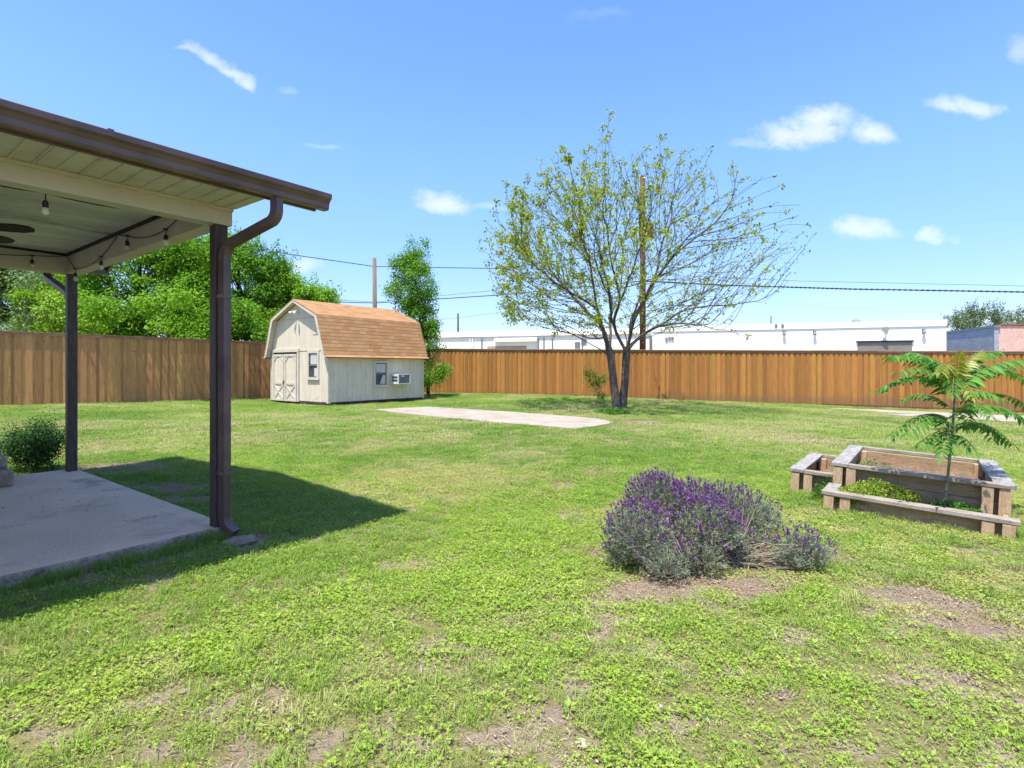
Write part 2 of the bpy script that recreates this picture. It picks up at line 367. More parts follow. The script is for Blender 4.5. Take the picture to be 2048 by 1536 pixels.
# bare earth: pixel centre, half sizes in metres (across, along the view), strength
DIRT = [(1390, 1172, .62, .22, 1.1), (1300, 1195, .4, .15, .9), (1500, 1140, .45, .2, .9), (1220, 1245, .22, .12, .9), (1840, 1205, .5, .25, .95), (1790, 1190, .3, .12, .9), (1930, 1265, .4, .12, .8), (1850, 1365, .22, .06, .8),
        (560, 1500, .2, .06, .9), (1010, 1480, .1, .05, .8), (1540, 1250, .2, .08, .6), (1700, 1125, .2, .15, .5), (1960, 1490, .1, .06, .9), (1850, 1345, .18, .07, .8), (1200, 945, .35, .25, .6), (1480, 925, .7, .3, .35), (1690, 853, .65, .3, 1.0),
        (1290, 846, .7, .6, 1.2), (250, 935, .8, .5, .72), (330, 975, .6, .3, .7), (360, 1000, .45, .25, .7), (760, 842, .9, .6, .35), (2040, 1110, .25, .3, .6), (1640, 880, 1.2, .8, .35), (1960, 850, 1.5, .8, .45),
        (365, 1386, .06, .04, 1), (345, 1320, .14, .05, .8), (50, 1425, .1, .06, .8), (470, 1395, .08, .05, .8), (150, 1480, .2, .05, .6), (620, 1400, .1, .05, .8), (480, 1090, .28, .14, .9), (830, 1140, .22, .1, .7), (640, 1170, .25, .08, .5), (1690, 1060, .2, .12, .5), (1880, 1040, .6, .1, .6),
        (870, 1285, .1, .06, .6), (900, 1300, .18, .07, .5), (1100, 1395, .14, .06, .6), (1310, 1320, .2, .06, .6), (690, 1240, .12, .05, .7), (1160, 1530, .12, .08, .9), (1700, 1480, .12, .04, .8), (1350, 1430, .15, .05, .5), (520, 830, .5, .6, .4), (660, 836, 1.2, .35, .5)]
DIRT = [(*gp(px, py), a, b, s) for (px, py, a, b, s) in DIRT]
def dirt_mask(x, y):
    x = np.asarray(x, float); y = np.asarray(y, float)
    wx = x + (fbm(x * 3.1, y * 3.1, 40) - .5) * .5; wy = y + (fbm(x * 3.1, y * 3.1, 50) - .5) * .5
    m = np.zeros(x.shape)
    for (cx, cy, a, b, s) in DIRT:
        r = np.sqrt(((wx - cx) / a) ** 2 + ((wy - cy) / b) ** 2)
        m = np.maximum(m, s * np.clip((1.2 - r) * 1.6, 0, 1))
    # a line of dry soil along the patio edge
    s_, t_ = to_house(x, y)
    e = np.clip(1 - np.abs(t_ + .17) / .12, 0, 1) * (s_ < -.15) * .95
    m = np.maximum(m, e)
    n = fbm(x * 1.7, y * 1.7, 60, 5)
    m = np.maximum(m, np.clip((n - .72) * 7, 0, .5))
    nf = fbm(x * 6, y * 6, 70, 4)
    m = np.maximum(m, np.clip((nf - .70) * 7, 0, .8))
    return np.clip(m * np.clip(.1 + 1.8 * fbm(x * 7, y * 7, 80, 4), .2, 1.4), 0, 1)

rr = [.0, .3]
while rr[-1] < 1200: rr.append(rr[-1] * (1.014 if rr[-1] < 40 else 1.06) + .004)
rr = np.array(rr[1:]); NA = 600
# finer in the half the yard lies in
ang = np.concatenate([np.linspace(R(15), R(165), 480, endpoint=False), np.linspace(R(165), R(375), 120, endpoint=False)])
AA, RR2 = np.meshgrid(ang, rr); GX = (RR2 * np.cos(AA)).ravel(); GY = (RR2 * np.sin(AA)).ravel()
dm = dirt_mask(GX, GY)
GZ = gz(GX, GY) + (fbm(GX * 8, GY * 8, 90, 3) - .5) * .016 * np.clip((12 - np.hypot(GX, GY)) / 8, 0, 1)
nr = len(rr); idx = np.arange(nr * NA).reshape(nr, NA)
a = idx[:-1]; b = np.roll(idx, -1, 1)[:-1]; c = np.roll(idx, -1, 1)[1:]; d = idx[1:]
F = np.stack([a, d, c, b], -1).reshape(-1, 4)
V = np.stack([GX, GY, GZ], 1)
V = np.vstack([V, [[0, 0, 0]]])
# close the small hole at the centre with quads that share the centre
hole = [(idx[0, k], idx[0, (k + 1) % NA], idx[0, (k + 2) % NA], len(V) - 1) for k in range(0, NA, 2)]
F = np.vstack([F, np.array(hole)])
F = F[:, ::-1]
me = np_mesh('ground', V, F, True)
at_ = me.attributes.new('dirt', 'FLOAT', 'POINT'); at_.data.foreach_set('value', np.append(dm, 0).astype(np.float32))
m, t, b_, out = newmat('ground')
co = t.node('ShaderNodeNewGeometry').outputs['Position']
da = t.node('ShaderNodeAttribute', attribute_name='dirt').outputs['Fac']
nA = t.noise(co, 1.3, 5, .65); nB = t.noise(co, 22, 5, .7); nC = t.noise(co, 90, 3, .7)
lawn = t.mix(t.ramp(nB, .3, .7), (.19, .20, .055), (.34, .315, .13))
lawn = t.mix(t.math('MULTIPLY', t.ramp(nC, .45, .65), .7), lawn, (.33, .26, .15))
lawn = t.mix(t.math('MULTIPLY', t.ramp(nA, .45, .7), .4), lawn, (.24, .19, .09))
soil = t.mix(t.ramp(nB, .3, .7), (.33, .255, .165), (.46, .37, .25))
soil = t.mix(t.ramp(nA, .3, .7), soil, t.mix(.35, soil, (.22, .16, .10)))
soil = t.mix(t.ramp(nC, .55, .75), soil, (.45, .38, .28))
soil = t.mix(t.math('MULTIPLY', t.ramp(nC, .45, .25), .5), soil, (.09, .065, .045))
col = t.mix(t.ramp(t.math('ADD', da, t.math('MULTIPLY', t.math('SUBTRACT', nB, .5), .5)), .04, .34), lawn, soil)
t.l.new(col, b_.inputs['Base Color']); b_.inputs['Roughness'].default_value = .95; b_.inputs['Specular IOR Level'].default_value = .05
bp = t.node('ShaderNodeBump'); bp.inputs['Strength'].default_value = 1; bp.inputs['Distance'].default_value = .03
t.l.new(t.math('ADD', nB, nC), bp.inputs['Height']); t.l.new(bp.outputs[0], b_.inputs['Normal'])
tag(link('ground', me, m), kind='structure')

def sheet(name, poly, mat, h=.03, jit=.0, sub=14, seed=1, label=None):
    """a low slab with an uneven outline that follows the ground"""
    pts = []
    n = len(poly)
    for i in range(n):
        p, q = poly[i], poly[(i + 1) % n]
        for k in range(sub):
            f = k / sub; pts.append((p[0] + (q[0] - p[0]) * f, p[1] + (q[1] - p[1]) * f))
    P = np.array(pts); P = P + (np.stack([fbm(P[:, 0] * 4, P[:, 1] * 4, seed), fbm(P[:, 0] * 4, P[:, 1] * 4, seed + 9)], 1) - .5) * 2 * jit
    import bmesh
    bm = bmesh.new(); vs = [bm.verts.new((x, y, float(gbase(x, y)) + h)) for x, y in P]
    f = bm.faces.new(vs); r = bmesh.ops.extrude_face_region(bm, geom=[f])
    for v in r['geom']:
        if isinstance(v, bmesh.types.BMVert): v.co.z -= h + .12
    bmesh.ops.triangulate(bm, faces=[f_ for f_ in bm.faces if len(f_.verts) > 4]); bmesh.ops.recalc_face_normals(bm, faces=bm.faces[:])
    me = bpy.data.meshes.new(name); bm.to_mesh(me); bm.free()
    return link(name, me, mat)
tag(sheet('concrete_pad', PAD, M['pad'], .03, .045), kind='structure')
tag(sheet('path', PATH, M['pad'], .03, .12, seed=5), kind='structure')

# ================================================================== PATIO
SL0, SL1, ST0, ST1 = -4.2, .06, -.052, 4.0
slab_root = None
mb = MB(); n = 60
def slab_side(p0, p1, k):
    out = []
    for i in range(k):
        f = i / k; s = p0[0] + (p1[0] - p0[0]) * f; t_ = p0[1] + (p1[1] - p0[1]) * f
        j = (random.random() - .5) * .007
        out.append((s + j, t_ + j))
    return out
ol = slab_side((SL0, ST0), (SL1, ST0), 90) + slab_side((SL1, ST0), (SL1, ST1), 60) + slab_side((SL1, ST1), (SL0, ST1), 20) + slab_side((SL0, ST1), (SL0, ST0), 10)
k = len(ol)
top = [(x, y, .13) for x, y in ol]; ch = [(x + (random.random() - .5) * .006, y + (-.009 if y < .5 else 0), .118) for x, y in ol]
bot = [(x, y + (random.random() * -.02 if y < .5 else 0), -.08) for x, y in ol]
mb.add(top, [tuple(range(k))], 0)
mb.add(top + ch + bot, [(i, (i + 1) % k, k + (i + 1) % k, k + i) for i in range(k)] + [(k + i, k + (i + 1) % k, 2 * k + (i + 1) % k, 2 * k + i) for i in range(k)], 1)
o = mb.build('patio_slab', [M['slab'], M['slab_edge']]); o.location = NP; o.rotation_euler = (0, 0, HROT)
tag(o, kind='structure')

G_TOP = .13
pc = empty('patio_cover', NP, HROT, 'shaded patio cover with brown gutter, cream ribbed soffit and dark brown posts', 'patio cover')
ZB, ZS, ZC = 2.54, 2.68, 2.775      # beam bottom, soffit, ceiling
def P(name, mb, mat, par=pc, **kw): return mb.build(name, mat, par, **kw)
# posts
for (s, t_) in ((0, 0), (-.02, 3.83)):
    mb = MB(); mb.box(s - .05, s + .05, t_ - .05, t_ + .05, G_TOP - .004, ZB - .002)
    P('post', mb, M['post_paint'], bevel=.006)
# beams
mb = MB(); mb.box(-4.2, .075, -.07, .07, ZB, ZC); mb.box(-4.2, .079, -.086, -.071, ZS - .028, ZS - .002); P('beam', mb, M['cream_paint'], bevel=.003)
mb = MB(); mb.box(-.07, .07, .072, 3.758, ZB + .002, ZC); P('beam', mb, M['cream_paint'], bevel=.003)
mb = MB(); mb.box(-4.2, .072, 3.76, 3.90, ZB, ZC - .001); P('beam', mb, M['cream_paint'], bevel=.003)
mb = MB(); mb.box(-4.2, .06, -.06, 3.89, ZC + .001, ZC + .02); P('ceiling', mb, M['ceiling_paint'])
mb = MB(); mb.box(-4.1, -.10, .072, .10, ZC - .022, ZC - .002); mb.box(-.10, -.072, .072, 3.757, ZC - .026, ZC - .001); mb.box(-4.1, -.101, 3.728, 3.757, ZC - .025, ZC - .0015)
P('ceiling_trim', mb, M['dark_trim'])
# soffits with ribs
for (t0, t1) in ((-.565, -.072), (3.902, 4.40)):
    mb = MB(); mb.box(-4.2, .1, t0, t1, ZS, ZS + .012)
    q = 0
    s = .02
    while s > -4.1:
        if q % 2 == 0: mb.box(s - .011, s - .002, t0, t1, ZS - .010, ZS - .0005); mb.box(s + .002, s + .009, t0, t1, ZS - .008, ZS - .0005)
        else: mb.box(s - .008, s + .008, t0, t1, ZS - .006, ZS - .0005)
        s -= .118; q += 1
    P('soffit', mb, M['soffit_paint'], bevel=.002)
# roof: low gable, ridge along s, with an open rake at the end
EV, RT, TM, PIT = .59, .03, 1.915, .27
zr = lambda t_: ZS + .135 + PIT * ((TM + EV) - abs(t_ - TM))
S_END = .50
for nm, side in (('roof', -1), ('roof', 1)):
    mb = MB(); te = TM + side * (TM + EV + .025)
    rows = 18
    for i in range(rows):
        ta = te + (TM - te) * i / rows; tb = te + (TM - te) * (i + 1) / rows
        za, zb = zr(ta), zr(tb)
        mb.add([(-4.3, ta, za + .006), (S_END + .03, ta, za + .006), (S_END + .03, tb, zb), (-4.3, tb, zb), (-4.3, ta, za - .018), (S_END + .03, ta, za - .018), (S_END + .03, tb, zb - .018), (-4.3, tb, zb - .018)],
               [(0, 1, 2, 3), (7, 6, 5, 4), (0, 4, 5, 1), (1, 5, 6, 2), (3, 7, 4, 0), (2, 6, 7, 3)])
    P(nm, mb, M['shingle_dark'])
mb = MB()
for side in (-1, 1):
    te = TM + side * (TM + EV)
    mb.add([(-4.25, te, zr(te) - .02), (S_END, te, zr(te) - .02), (S_END, TM, zr(TM) - .02), (-4.25, TM, zr(TM) - .02), (-4.25, te, zr(te) - .034), (S_END, te, zr(te) - .034), (S_END, TM, zr(TM) - .034), (-4.25, TM, zr(TM) - .034)],
           [(0, 1, 2, 3), (7, 6, 5, 4), (0, 4, 5, 1), (1, 5, 6, 2), (3, 7, 4, 0), (2, 6, 7, 3)])
P('roof_deck', mb, M['soffit_paint'])
mb = MB()
te = -EV
for side in (-1, 1):
    te = TM + side * (TM + EV)
    M4 = [(S_END + .002, te, zr(te) - .10), (S_END + .024, te, zr(te) - .10), (S_END + .024, TM, zr(TM) - .10), (S_END + .002, TM, zr(TM) - .10)]
    mb.add(M4 + [(x, y, z + .075) for x, y, z in M4], [(0, 3, 2, 1), (4, 5, 6, 7), (0, 1, 5, 4), (1, 2, 6, 5), (2, 3, 7, 6), (3, 0, 4, 7)])
P('rake_board', mb, M['brown_metal'])
mb = MB(); mb.prism([(-.07, ZC + .022), (3.9, ZC + .022), (3.9, zr(3.9) - .04), (TM, zr(TM) - .04), (-.07, zr(-.07) - .04)], 0, .04, .07)
P('gable_panel', mb, M['cream_paint'])
mb = MB()
for side in (-1, 1):
    te = TM + side * (TM + EV - .005)
    mb.box(-4.2, S_END - .002, min(te, te - side * .02), max(te, te - side * .02), ZS - .012, zr(te) - .038)
P('fascia', mb, M['brown_metal'])
# K-style gutters
def gutter(side, s1):
    te = TM + side * (TM + EV)
    sg = side
    prof = [(0, .002), (.07, 0), (.078, .012), (.082, .045), (.098, .07), (.118, .084), (.122, .118), (.108, .126), (.104, .118), (.110, .088), (.09, .08), (.07, .05), (.06, .012), (.004, .012), (.004, .128), (0, .128)]
    poly = [(te + sg * (.001 + a), ZS - .002 + b) for a, b in prof]
    mb = MB(); mb.prism(poly, 0, -4.3, s1)
    cap = [(te + sg * (.001 + a), ZS - .004 + b) for a, b in prof[:8]] + [(te + sg * .001, ZS + .126)]
    mb.prism(cap, 0, s1 + .001, s1 + .004)
    return P('gutter', mb, M['brown_metal'], bevel=.0015)
gutter(-1, .56); gutter(1, .54)
# downspouts: ribbed rectangular pipe with elbows
def downspout(path, wd=.076, dp=.056, side=(0, 1, 0)):
    prof = []
    nrib = 4
    for i in range(nrib * 2 + 1):
        f = i / (nrib * 2); prof.append((-wd / 2 + wd * f, dp / 2 - (.004 if i % 2 else 0)))
    prof += [(wd / 2, dp / 2 - .002), (wd / 2, 0), (wd / 2, -dp / 2)]
    for i in range(nrib * 2 + 1):
        f = i / (nrib * 2); prof.append((wd / 2 - wd * f, -dp / 2 + (.004 if i % 2 else 0)))
    prof += [(-wd / 2, 0)]
    mb = MB(); n = len(prof); pts = [Vector(p) for p in path]
    for i, p in enumerate(pts):
        tg = (pts[min(i + 1, len(pts) - 1)] - pts[max(i - 1, 0)]).normalized()
        sv = Vector(side); sv = (sv - tg * sv.dot(tg)).normalized(); nv = tg.cross(sv)
        for a, b in prof: mb.v.append(tuple(p + sv * a + nv * b))
    for i in range(len(pts) - 1):
        for k_ in range(n):
            a = i * n + k_; b = i * n + (k_ + 1) % n; mb.f.append((a, b, b + n, a + n)); mb.mi.append(0)
    return P('downspout', mb, M['brown_metal'])
def arc(p0, p1, p2, k=5):
    p0, p1, p2 = Vector(p0), Vector(p1), Vector(p2)
    return [(1 - f) ** 2 * p0 + 2 * f * (1 - f) * p1 + f * f * p2 for f in [i / k for i in range(k + 1)]]
A0 = (.13, -.645, ZS - .01)
pth = [Vector(A0)] + arc((.13, -.645, ZS - .09), (.13, -.645, ZS - .145), (.118, -.60, ZS - .175), 4) + arc((.02, -.16, ZB - .16), (.010, -.09, ZB - .20), (.006, -.084, ZB - .26), 4) + [Vector((.006, -.084, .21))] + arc((.006, -.084, .20), (.008, -.088, .13), (.055, -.165, .085), 4)[1:]
downspout(pth, side=(.85, .35, 0))
A1 = (-.12, 4.50, ZS - .01)
downspout([Vector(A1)] + arc((-.12, 4.5, ZS - .04), (-.12, 4.5, ZS - .11), (-.1, 4.42, ZS - .15)) + arc((-.02, 4.03, ZB - .20), (-.012, 3.93, ZB - .25), (-.012, 3.92, ZB - .33)) + [Vector((-.012, 3.92, .14))], side=(1, 0, 0))

# the house wall the cover leans on, out of the frame to the left
mb = MB(); mb.box(-4.45, -4.25, -2.5, 7.5, -.05, 2.9)
hw = mb.build('house_wall', surf('house_siding', (.76, .68, .58), (.7, .62, .52), 8, .9, .1)); hw.location = NP; hw.rotation_euler = (0, 0, HROT)
tag(hw, 'cream house wall behind the covered patio', 'wall')

# steps
st = empty('concrete_steps', (NP + VX * 3.25 - UX * .65), HROT, 'rough grey concrete steps at the far left corner of the patio slab', 'steps')
def lump(mb, x0, x1, y0, y1, z0, z1):
    mb.box(x0, x1, y0, y1, z0, z1)
for i, (y0_, z1) in enumerate(((0, .295), (.28, .425), (.56, .54))):
    mb = MB(); lump(mb, -1.5 + .01 * i, -.004 * i, y0_, 1.6 - .01 * i, (.1305, .2955, .4255)[i], z1)
    o = mb.build('step', M['slab_edge'], st, bevel=.02)

# ceiling fan
fx, fy = -1.45, 1.30
fan = empty('ceiling_fan', NP + UX * fx + VX * fy + Vector((0, 0, ZC)), HROT, 'dark ceiling fan under the patio ceiling, blade tips at the left edge', 'ceiling fan')
mb = MB(); mb.lathe([(.012, -.2), (.012, -.03), (.06, -.02), (.07, 0)]); mb.build('rod', M['black_plastic'], fan)
mb = MB(); mb.lathe([(.03, -.36), (.09, -.34), (.12, -.30), (.12, -.25), (.08, -.21), (.03, -.2)]); mb.build('motor', M['black_plastic'], fan, smooth=False)
for k_ in range(5):
    a = R(72 * k_ - 36)
    mt = Matrix.Rotation(a, 4, 'Z') @ Matrix.Rotation(R(-13), 4, 'X')
    mb = MB()
    pts = [(.14, -.03), (.2, -.055), (.52, -.07), (.60, -.045), (.62, 0), (.60, .045), (.52, .07), (.2, .055), (.14, .03)]
    vs = [mt @ Vector((x, y, -.004)) for x, y in pts] + [mt @ Vector((x, y, .004)) for x, y in pts]
    vs = [v + Vector((0, 0, -.31)) for v in vs]; q = len(pts)
    mb.add(vs, [tuple(range(q))[::-1], tuple(range(q, 2 * q))] + [(i, (i + 1) % q, q + (i + 1) % q, q + i) for i in range(q)])
    mb.build('blade', M['dark_trim'], fan)

# straps that hold the downspout, and joints in the gutter
for z in (.55, 1.95):
    mb = MB(); mb.box(-.042, .052, -.1185, -.050, z, z + .028); mb.build('strap', M['brown_metal'], pc, bevel=.002)
for s in (-.95, -2.9):
    mb = MB(); mb.box(s, s + .03, -EV - .1255, -EV - .1005, ZS + .083, ZS + .126); mb.build('gutter_joint', M['brown_metal'], pc)

# string lights
glass, t, b_, out = newmat('bulb_glass')
b_.inputs['Base Color'].default_value = (.9, .9, .88, 1); b_.inputs['Roughness'].default_value = .03
b_.inputs['Transmission Weight'].default_value = .0; b_.inputs['Alpha'].default_value = .35; b_.inputs['Specular IOR Level'].default_value = .9
def string_light(pts, bulbs, label):
    root = empty('string_light', NP, HROT, label, 'string lights', 'string lights hung under the patio cover')
    P3 = [Vector(p) for p in pts]; fine = []
    for i in range(len(P3) - 1):
        a_, b2 = P3[i], P3[i + 1]; L = (b2 - a_).length
        for k in range(8):
            f = k / 8; fine.append(a_.lerp(b2, f) + Vector((0, 0, -.10 * L * L * f * (1 - f) * 2)))
    fine.append(P3[-1])
    mb = MB(); mb.tube(fine, .0045, 6); mb.build('cable', M['black_plastic'], root, smooth=True)
    for q in bulbs:
        q = Vector(q)
        mb = MB(); mb.tube([q + Vector((-.022, -.0, 0)), q, q + Vector((.022, 0, 0))], [.006, .009, .006], 8)
        mb.tube([q, q - Vector((0, 0, .05))], .0038, 6)
        mb.lathe([(.006, 0), (.016, -.012), (.0175, -.03), (.0175, -.048), (.014, -.05)], q - Vector((0, 0, .045)), 12)
        so = mb.build('socket', M['black_plastic'], root, smooth=False)
        mb = MB(); mb.lathe([(.012, 0), (.018, -.012), (.021, -.028), (.017, -.043), (.006, -.052)], q - Vector((0, 0, .096)), 14)
        mb.build('bulb', glass, so, smooth=True)
string_light([(-.095, 3.72, 2.745), (-.085, 3.41, 2.56), (-.085, 2.51, 2.59), (-.085, 2.01, 2.75), (-.085, 1.75, 2.70), (-.085, .81, 2.62), (-.085, .3, 2.76)],
             [(-.085, 3.41, 2.56), (-.085, 2.51, 2.59), (-.085, 1.75, 2.70), (-.085, .81, 2.62)], 'black string light cable with four bulbs looped along the end beam between the two posts')
string_light([(-.10, 3.745, 2.745), (-.41, 3.73, 2.70), (-1.2, 3.73, 2.69), (-2.0, 3.73, 2.70), (-3.0, 3.73, 2.72)], [(-.41, 3.73, 2.70), (-1.2, 3.73, 2.69), (-2.0, 3.73, 2.70)], 'string light cable along the far beam, one bulb left of the far post')
string_light([(-3.2, .11, 2.66), (-2.1, .11, 2.68), (-1.06, .11, 2.556), (-.3, .1, 2.60)], [(-2.1, .11, 2.68), (-1.06, .11, 2.556)], 'string light cable with one large near bulb hanging in front of the ceiling')

# ================================================================== SHED
sh = empty('garden_shed', SHED, HROT, 'cream wooden barn shed with orange-brown gambrel shingle roof by the fence corner', 'shed')
SW, SLn, ZE, ZK, ZR = 3.9, 4.62, 1.82, 3.33, 3.99
ms, t, b_, out = newmat('shed_siding')
co = t.node('ShaderNodeTexCoord').outputs['Object']
sp = t.node('ShaderNodeSeparateXYZ'); t.l.new(co, sp.inputs[0])
g1 = t.math('FRACT', t.math('DIVIDE', t.math('ADD', sp.outputs[0], sp.outputs[1]), .2032))
gr = t.math('LESS_THAN', g1, .045)
n_ = t.noise(t.mapping(co, scale=(3, 3, .8)), 1.4, 6, .6)
col = t.mix(t.ramp(n_, .3, .7), (.70, .605, .46), (.61, .52, .39))
pl = t.noise(co, 5, 7, .75, .5)
low = t.ramp(sp.outputs[2], .42, .02)
peel = t.math('MULTIPLY', t.ramp(pl, .55, .66), t.math('ADD', .12, low))
col = t.mix(peel, col, (.19, .15, .11))
st1 = t.math('MULTIPLY', t.ramp(t.noise(t.mapping(co, scale=(14, 14, .5)), 1, 5, .7), .58, .75), .3)
col = t.mix(st1, col, (.36, .33, .25))
col = t.mix(t.math('MULTIPLY', gr, .4), col, (.22, .2, .16))
t.l.new(col, b_.inputs['Base Color']); b_.inputs['Roughness'].default_value = .75
bp = t.node('ShaderNodeBump'); bp.inputs['Strength'].default_value = .7; bp.inputs['Distance'].default_value = .01
t.l.new(t.math('SUBTRACT', t.math('MULTIPLY', pl, .3), gr), bp.inputs['Height']); t.l.new(bp.outputs[0], b_.inputs['Normal'])
ky0, ky1 = .42, SW - .42
zw = ZE
prof_in = [(0.0, .14), (SW, .14), (SW, zw - .02), (ky1 + .02, ZK - .11), (SW / 2, ZR - .12), (ky0 - .02, ZK - .11), (0, zw - .02)]
mb = MB(); mb.prism(prof_in, 0, 0, SLn); mb.build('wall', ms, sh)
# roof: gambrel shell with flared eaves, uv for shingle courses
def shingle_mat(name):
    m, t, b, out = newmat(name)
    uv = t.node('ShaderNodeUVMap', uv_map='UVMap').outputs[0]
    br = t.node('ShaderNodeTexBrick'); t.l.new(uv, br.inputs['Vector'])
    br.inputs['Color1'].default_value = (1, 1, 1, 1); br.inputs['Color2'].default_value = (0, 0, 0, 1); br.inputs['Mortar'].default_value = (.5, .5, .5, 1)
    br.inputs['Scale'].default_value = 1; br.inputs['Mortar Size'].default_value = .004; br.inputs['Mortar Smooth'].default_value = 0
    br.inputs['Brick Width'].default_value = .30; br.inputs['Row Height'].default_value = .142; br.offset = .5; br.inputs['Bias'].default_value = -.1
    rgb = t.node('ShaderNodeSeparateColor'); t.l.new(br.outputs['Color'], rgb.inputs[0])
    n = t.noise(uv, 1.2, 4, .6)
    c = t.mix(rgb.outputs[0], (.29, .15, .066), (.39, .225, .11))
    c = t.mix(t.math('MULTIPLY', t.ramp(n, .35, .75), .4), c, (.36, .2, .10))
    c = t.mix(.5, c, t.mix(t.noise(uv, 60, 3, .8), (0, 0, 0), (1, 1, 1)), 'SOFT_LIGHT')
    sp = t.node('ShaderNodeSeparateXYZ'); t.l.new(uv, sp.inputs[0])
    fr = t.math('FRACT', t.math('DIVIDE', sp.outputs[1], .142))
    line = t.math('LESS_THAN', fr, .09)
    c = t.mix(t.math('MULTIPLY', br.outputs['Fac'], .55), c, (.12, .055, .03))
    c = t.mix(t.math('MULTIPLY', line, .7), c, (.12, .055, .03))
    t.l.new(c, b.inputs['Base Color']); b.inputs['Roughness'].default_value = .95; b.inputs['Specular IOR Level'].default_value = .1
    bp = t.node('ShaderNodeBump'); bp.inputs['Strength'].default_value = .8; bp.inputs['Distance'].default_value = .012
    t.l.new(t.math('SUBTRACT', 1.0, fr), bp.inputs['Height']); t.l.new(bp.outputs[0], b.inputs['Normal'])
    return m
M['shingle'] = shingle_mat('shed_shingle')
prof_out = [(-.24, 1.775), (-.13, 1.86), (ky0 - .05, ZK), (SW / 2, ZR), (ky1 + .05, ZK), (SW + .13, 1.86), (SW + .24, 1.775)]
X0, X1 = -.24, SLn + .14
vs, fs, uvs = [], [], []
cum = [0]
for i in range(1, 7): cum.append(cum[-1] + math.dist(prof_out[i - 1], prof_out[i]))
for i in range(6):
    (ya, za), (yb, zb) = prof_out[i], prof_out[i + 1]
    b0 = len(vs); vs += [(X0, ya, za), (X1, ya, za), (X1, yb, zb), (X0, yb, zb)]
    fs.append((b0, b0 + 1, b0 + 2, b0 + 3) if i < 99 else None)
    if i < 3: va_, vb_ = cum[i], cum[i + 1]
    else: va_, vb_ = cum[6] - cum[i], cum[6] - cum[i + 1]
    uvs += [(X0, va_), (X1, va_), (X1, vb_), (X0, vb_)]
me = bpy.data.meshes.new('roof'); me.from_pydata(vs, [], fs); ul = me.uv_layers.new(name='UVMap')
for i, lp in enumerate(me.loops): ul.data[i].uv = uvs[lp.vertex_index]
ro = link('roof', me, M['shingle'], sh)
sol = ro.modifiers.new('thick', 'SOLIDIFY'); sol.thickness = .03; sol.offset = 1 if False else -1
# rake trim under the roof edge, front and back
def rake(x0, x1, d, w_, name='rake_trim', mat=None):
    mb = MB(); inn = [(-.2 + .04, 1.785), (-.11 + .03, 1.87), (ky0 - .03, ZK - .035), (SW / 2, ZR - .037), (ky1 + .03, ZK - .035), (SW + .08, 1.87), (SW + .16, 1.785)]
    inn2 = [(inn[0][0] + .03, 1.75), (inn[1][0] + w_, 1.84), (ky0 + w_ * .9, ZK - w_ * 1.0), (SW / 2, ZR - w_ * 1.15), (ky1 - w_ * .9, ZK - w_ * 1.0), (SW + .08 - w_, 1.84), (SW + .13, 1.75)]
    for i in range(6):
        q = [inn[i], inn[i + 1], inn2[i + 1], inn2[i]]
        mb.prism(q, 0, x0, x1)
    return mb.build(name, mat or M['trim_paint'], sh)
rake(X0 + .006, X0 + .026, 0, .1); rake(X1 - .026, X1 - .006, 0, .1)
# soffit boards of the overhang
mb = MB(); inn = [(-.03, 1.8), (ky0 - .0, ZK - .07), (SW / 2, ZR - .085), (ky1, ZK - .07), (SW + .03, 1.8)]
for i in range(4):
    (ya, za), (yb, zb) = inn[i], inn[i + 1]
    mb.prism([(ya, za), (yb, zb), (yb, zb + .012), (ya, za + .012)], 0, X0 + .03, -.002)
mb.build('overhang_lining', M['trim_paint'], sh)
mb = MB()
mb.box(-.02, SLn, -.09, -.004, 1.775, 1.79); mb.build('eave_board', M['trim_paint'], sh)
# skid base and corner boards
mb = MB(); mb.box(-.015, SLn + .01, -.012, .08, -.06, .138); mb.box(-.012, .08, .082, SW - .01, -.06, .138)
mb.build('skid', surf('rotten_skid', (.09, .07, .055), (.04, .03, .025), 5, .95, .1, bump=.5), sh)
for (x0, x1, y0, y1) in ((-.022, -.002, -.022, .075), (-.002, .08, -.022, -.002), (-.022, -.002, SW - .075, SW + .02), (SLn - .08, SLn + .02, -.022, -.002)):
    mb = MB(); mb.box(x0, x1, y0, y1, .1, 1.78); mb.build('corner_board', M['trim_paint'], sh, bevel=.004)
mb = MB(); mb.box(-.012, -.001, .0, SW, 2.02, 2.035); mb.box(-.014, -.001, .45, .95, 2.62, 2.64); mb.box(-.012, -.001, .3, SW - .3, 3.26, 3.268)
mb.build('panel_joint', surf('joint', (.42, .38, .3), (.3, .27, .2), 5), sh)
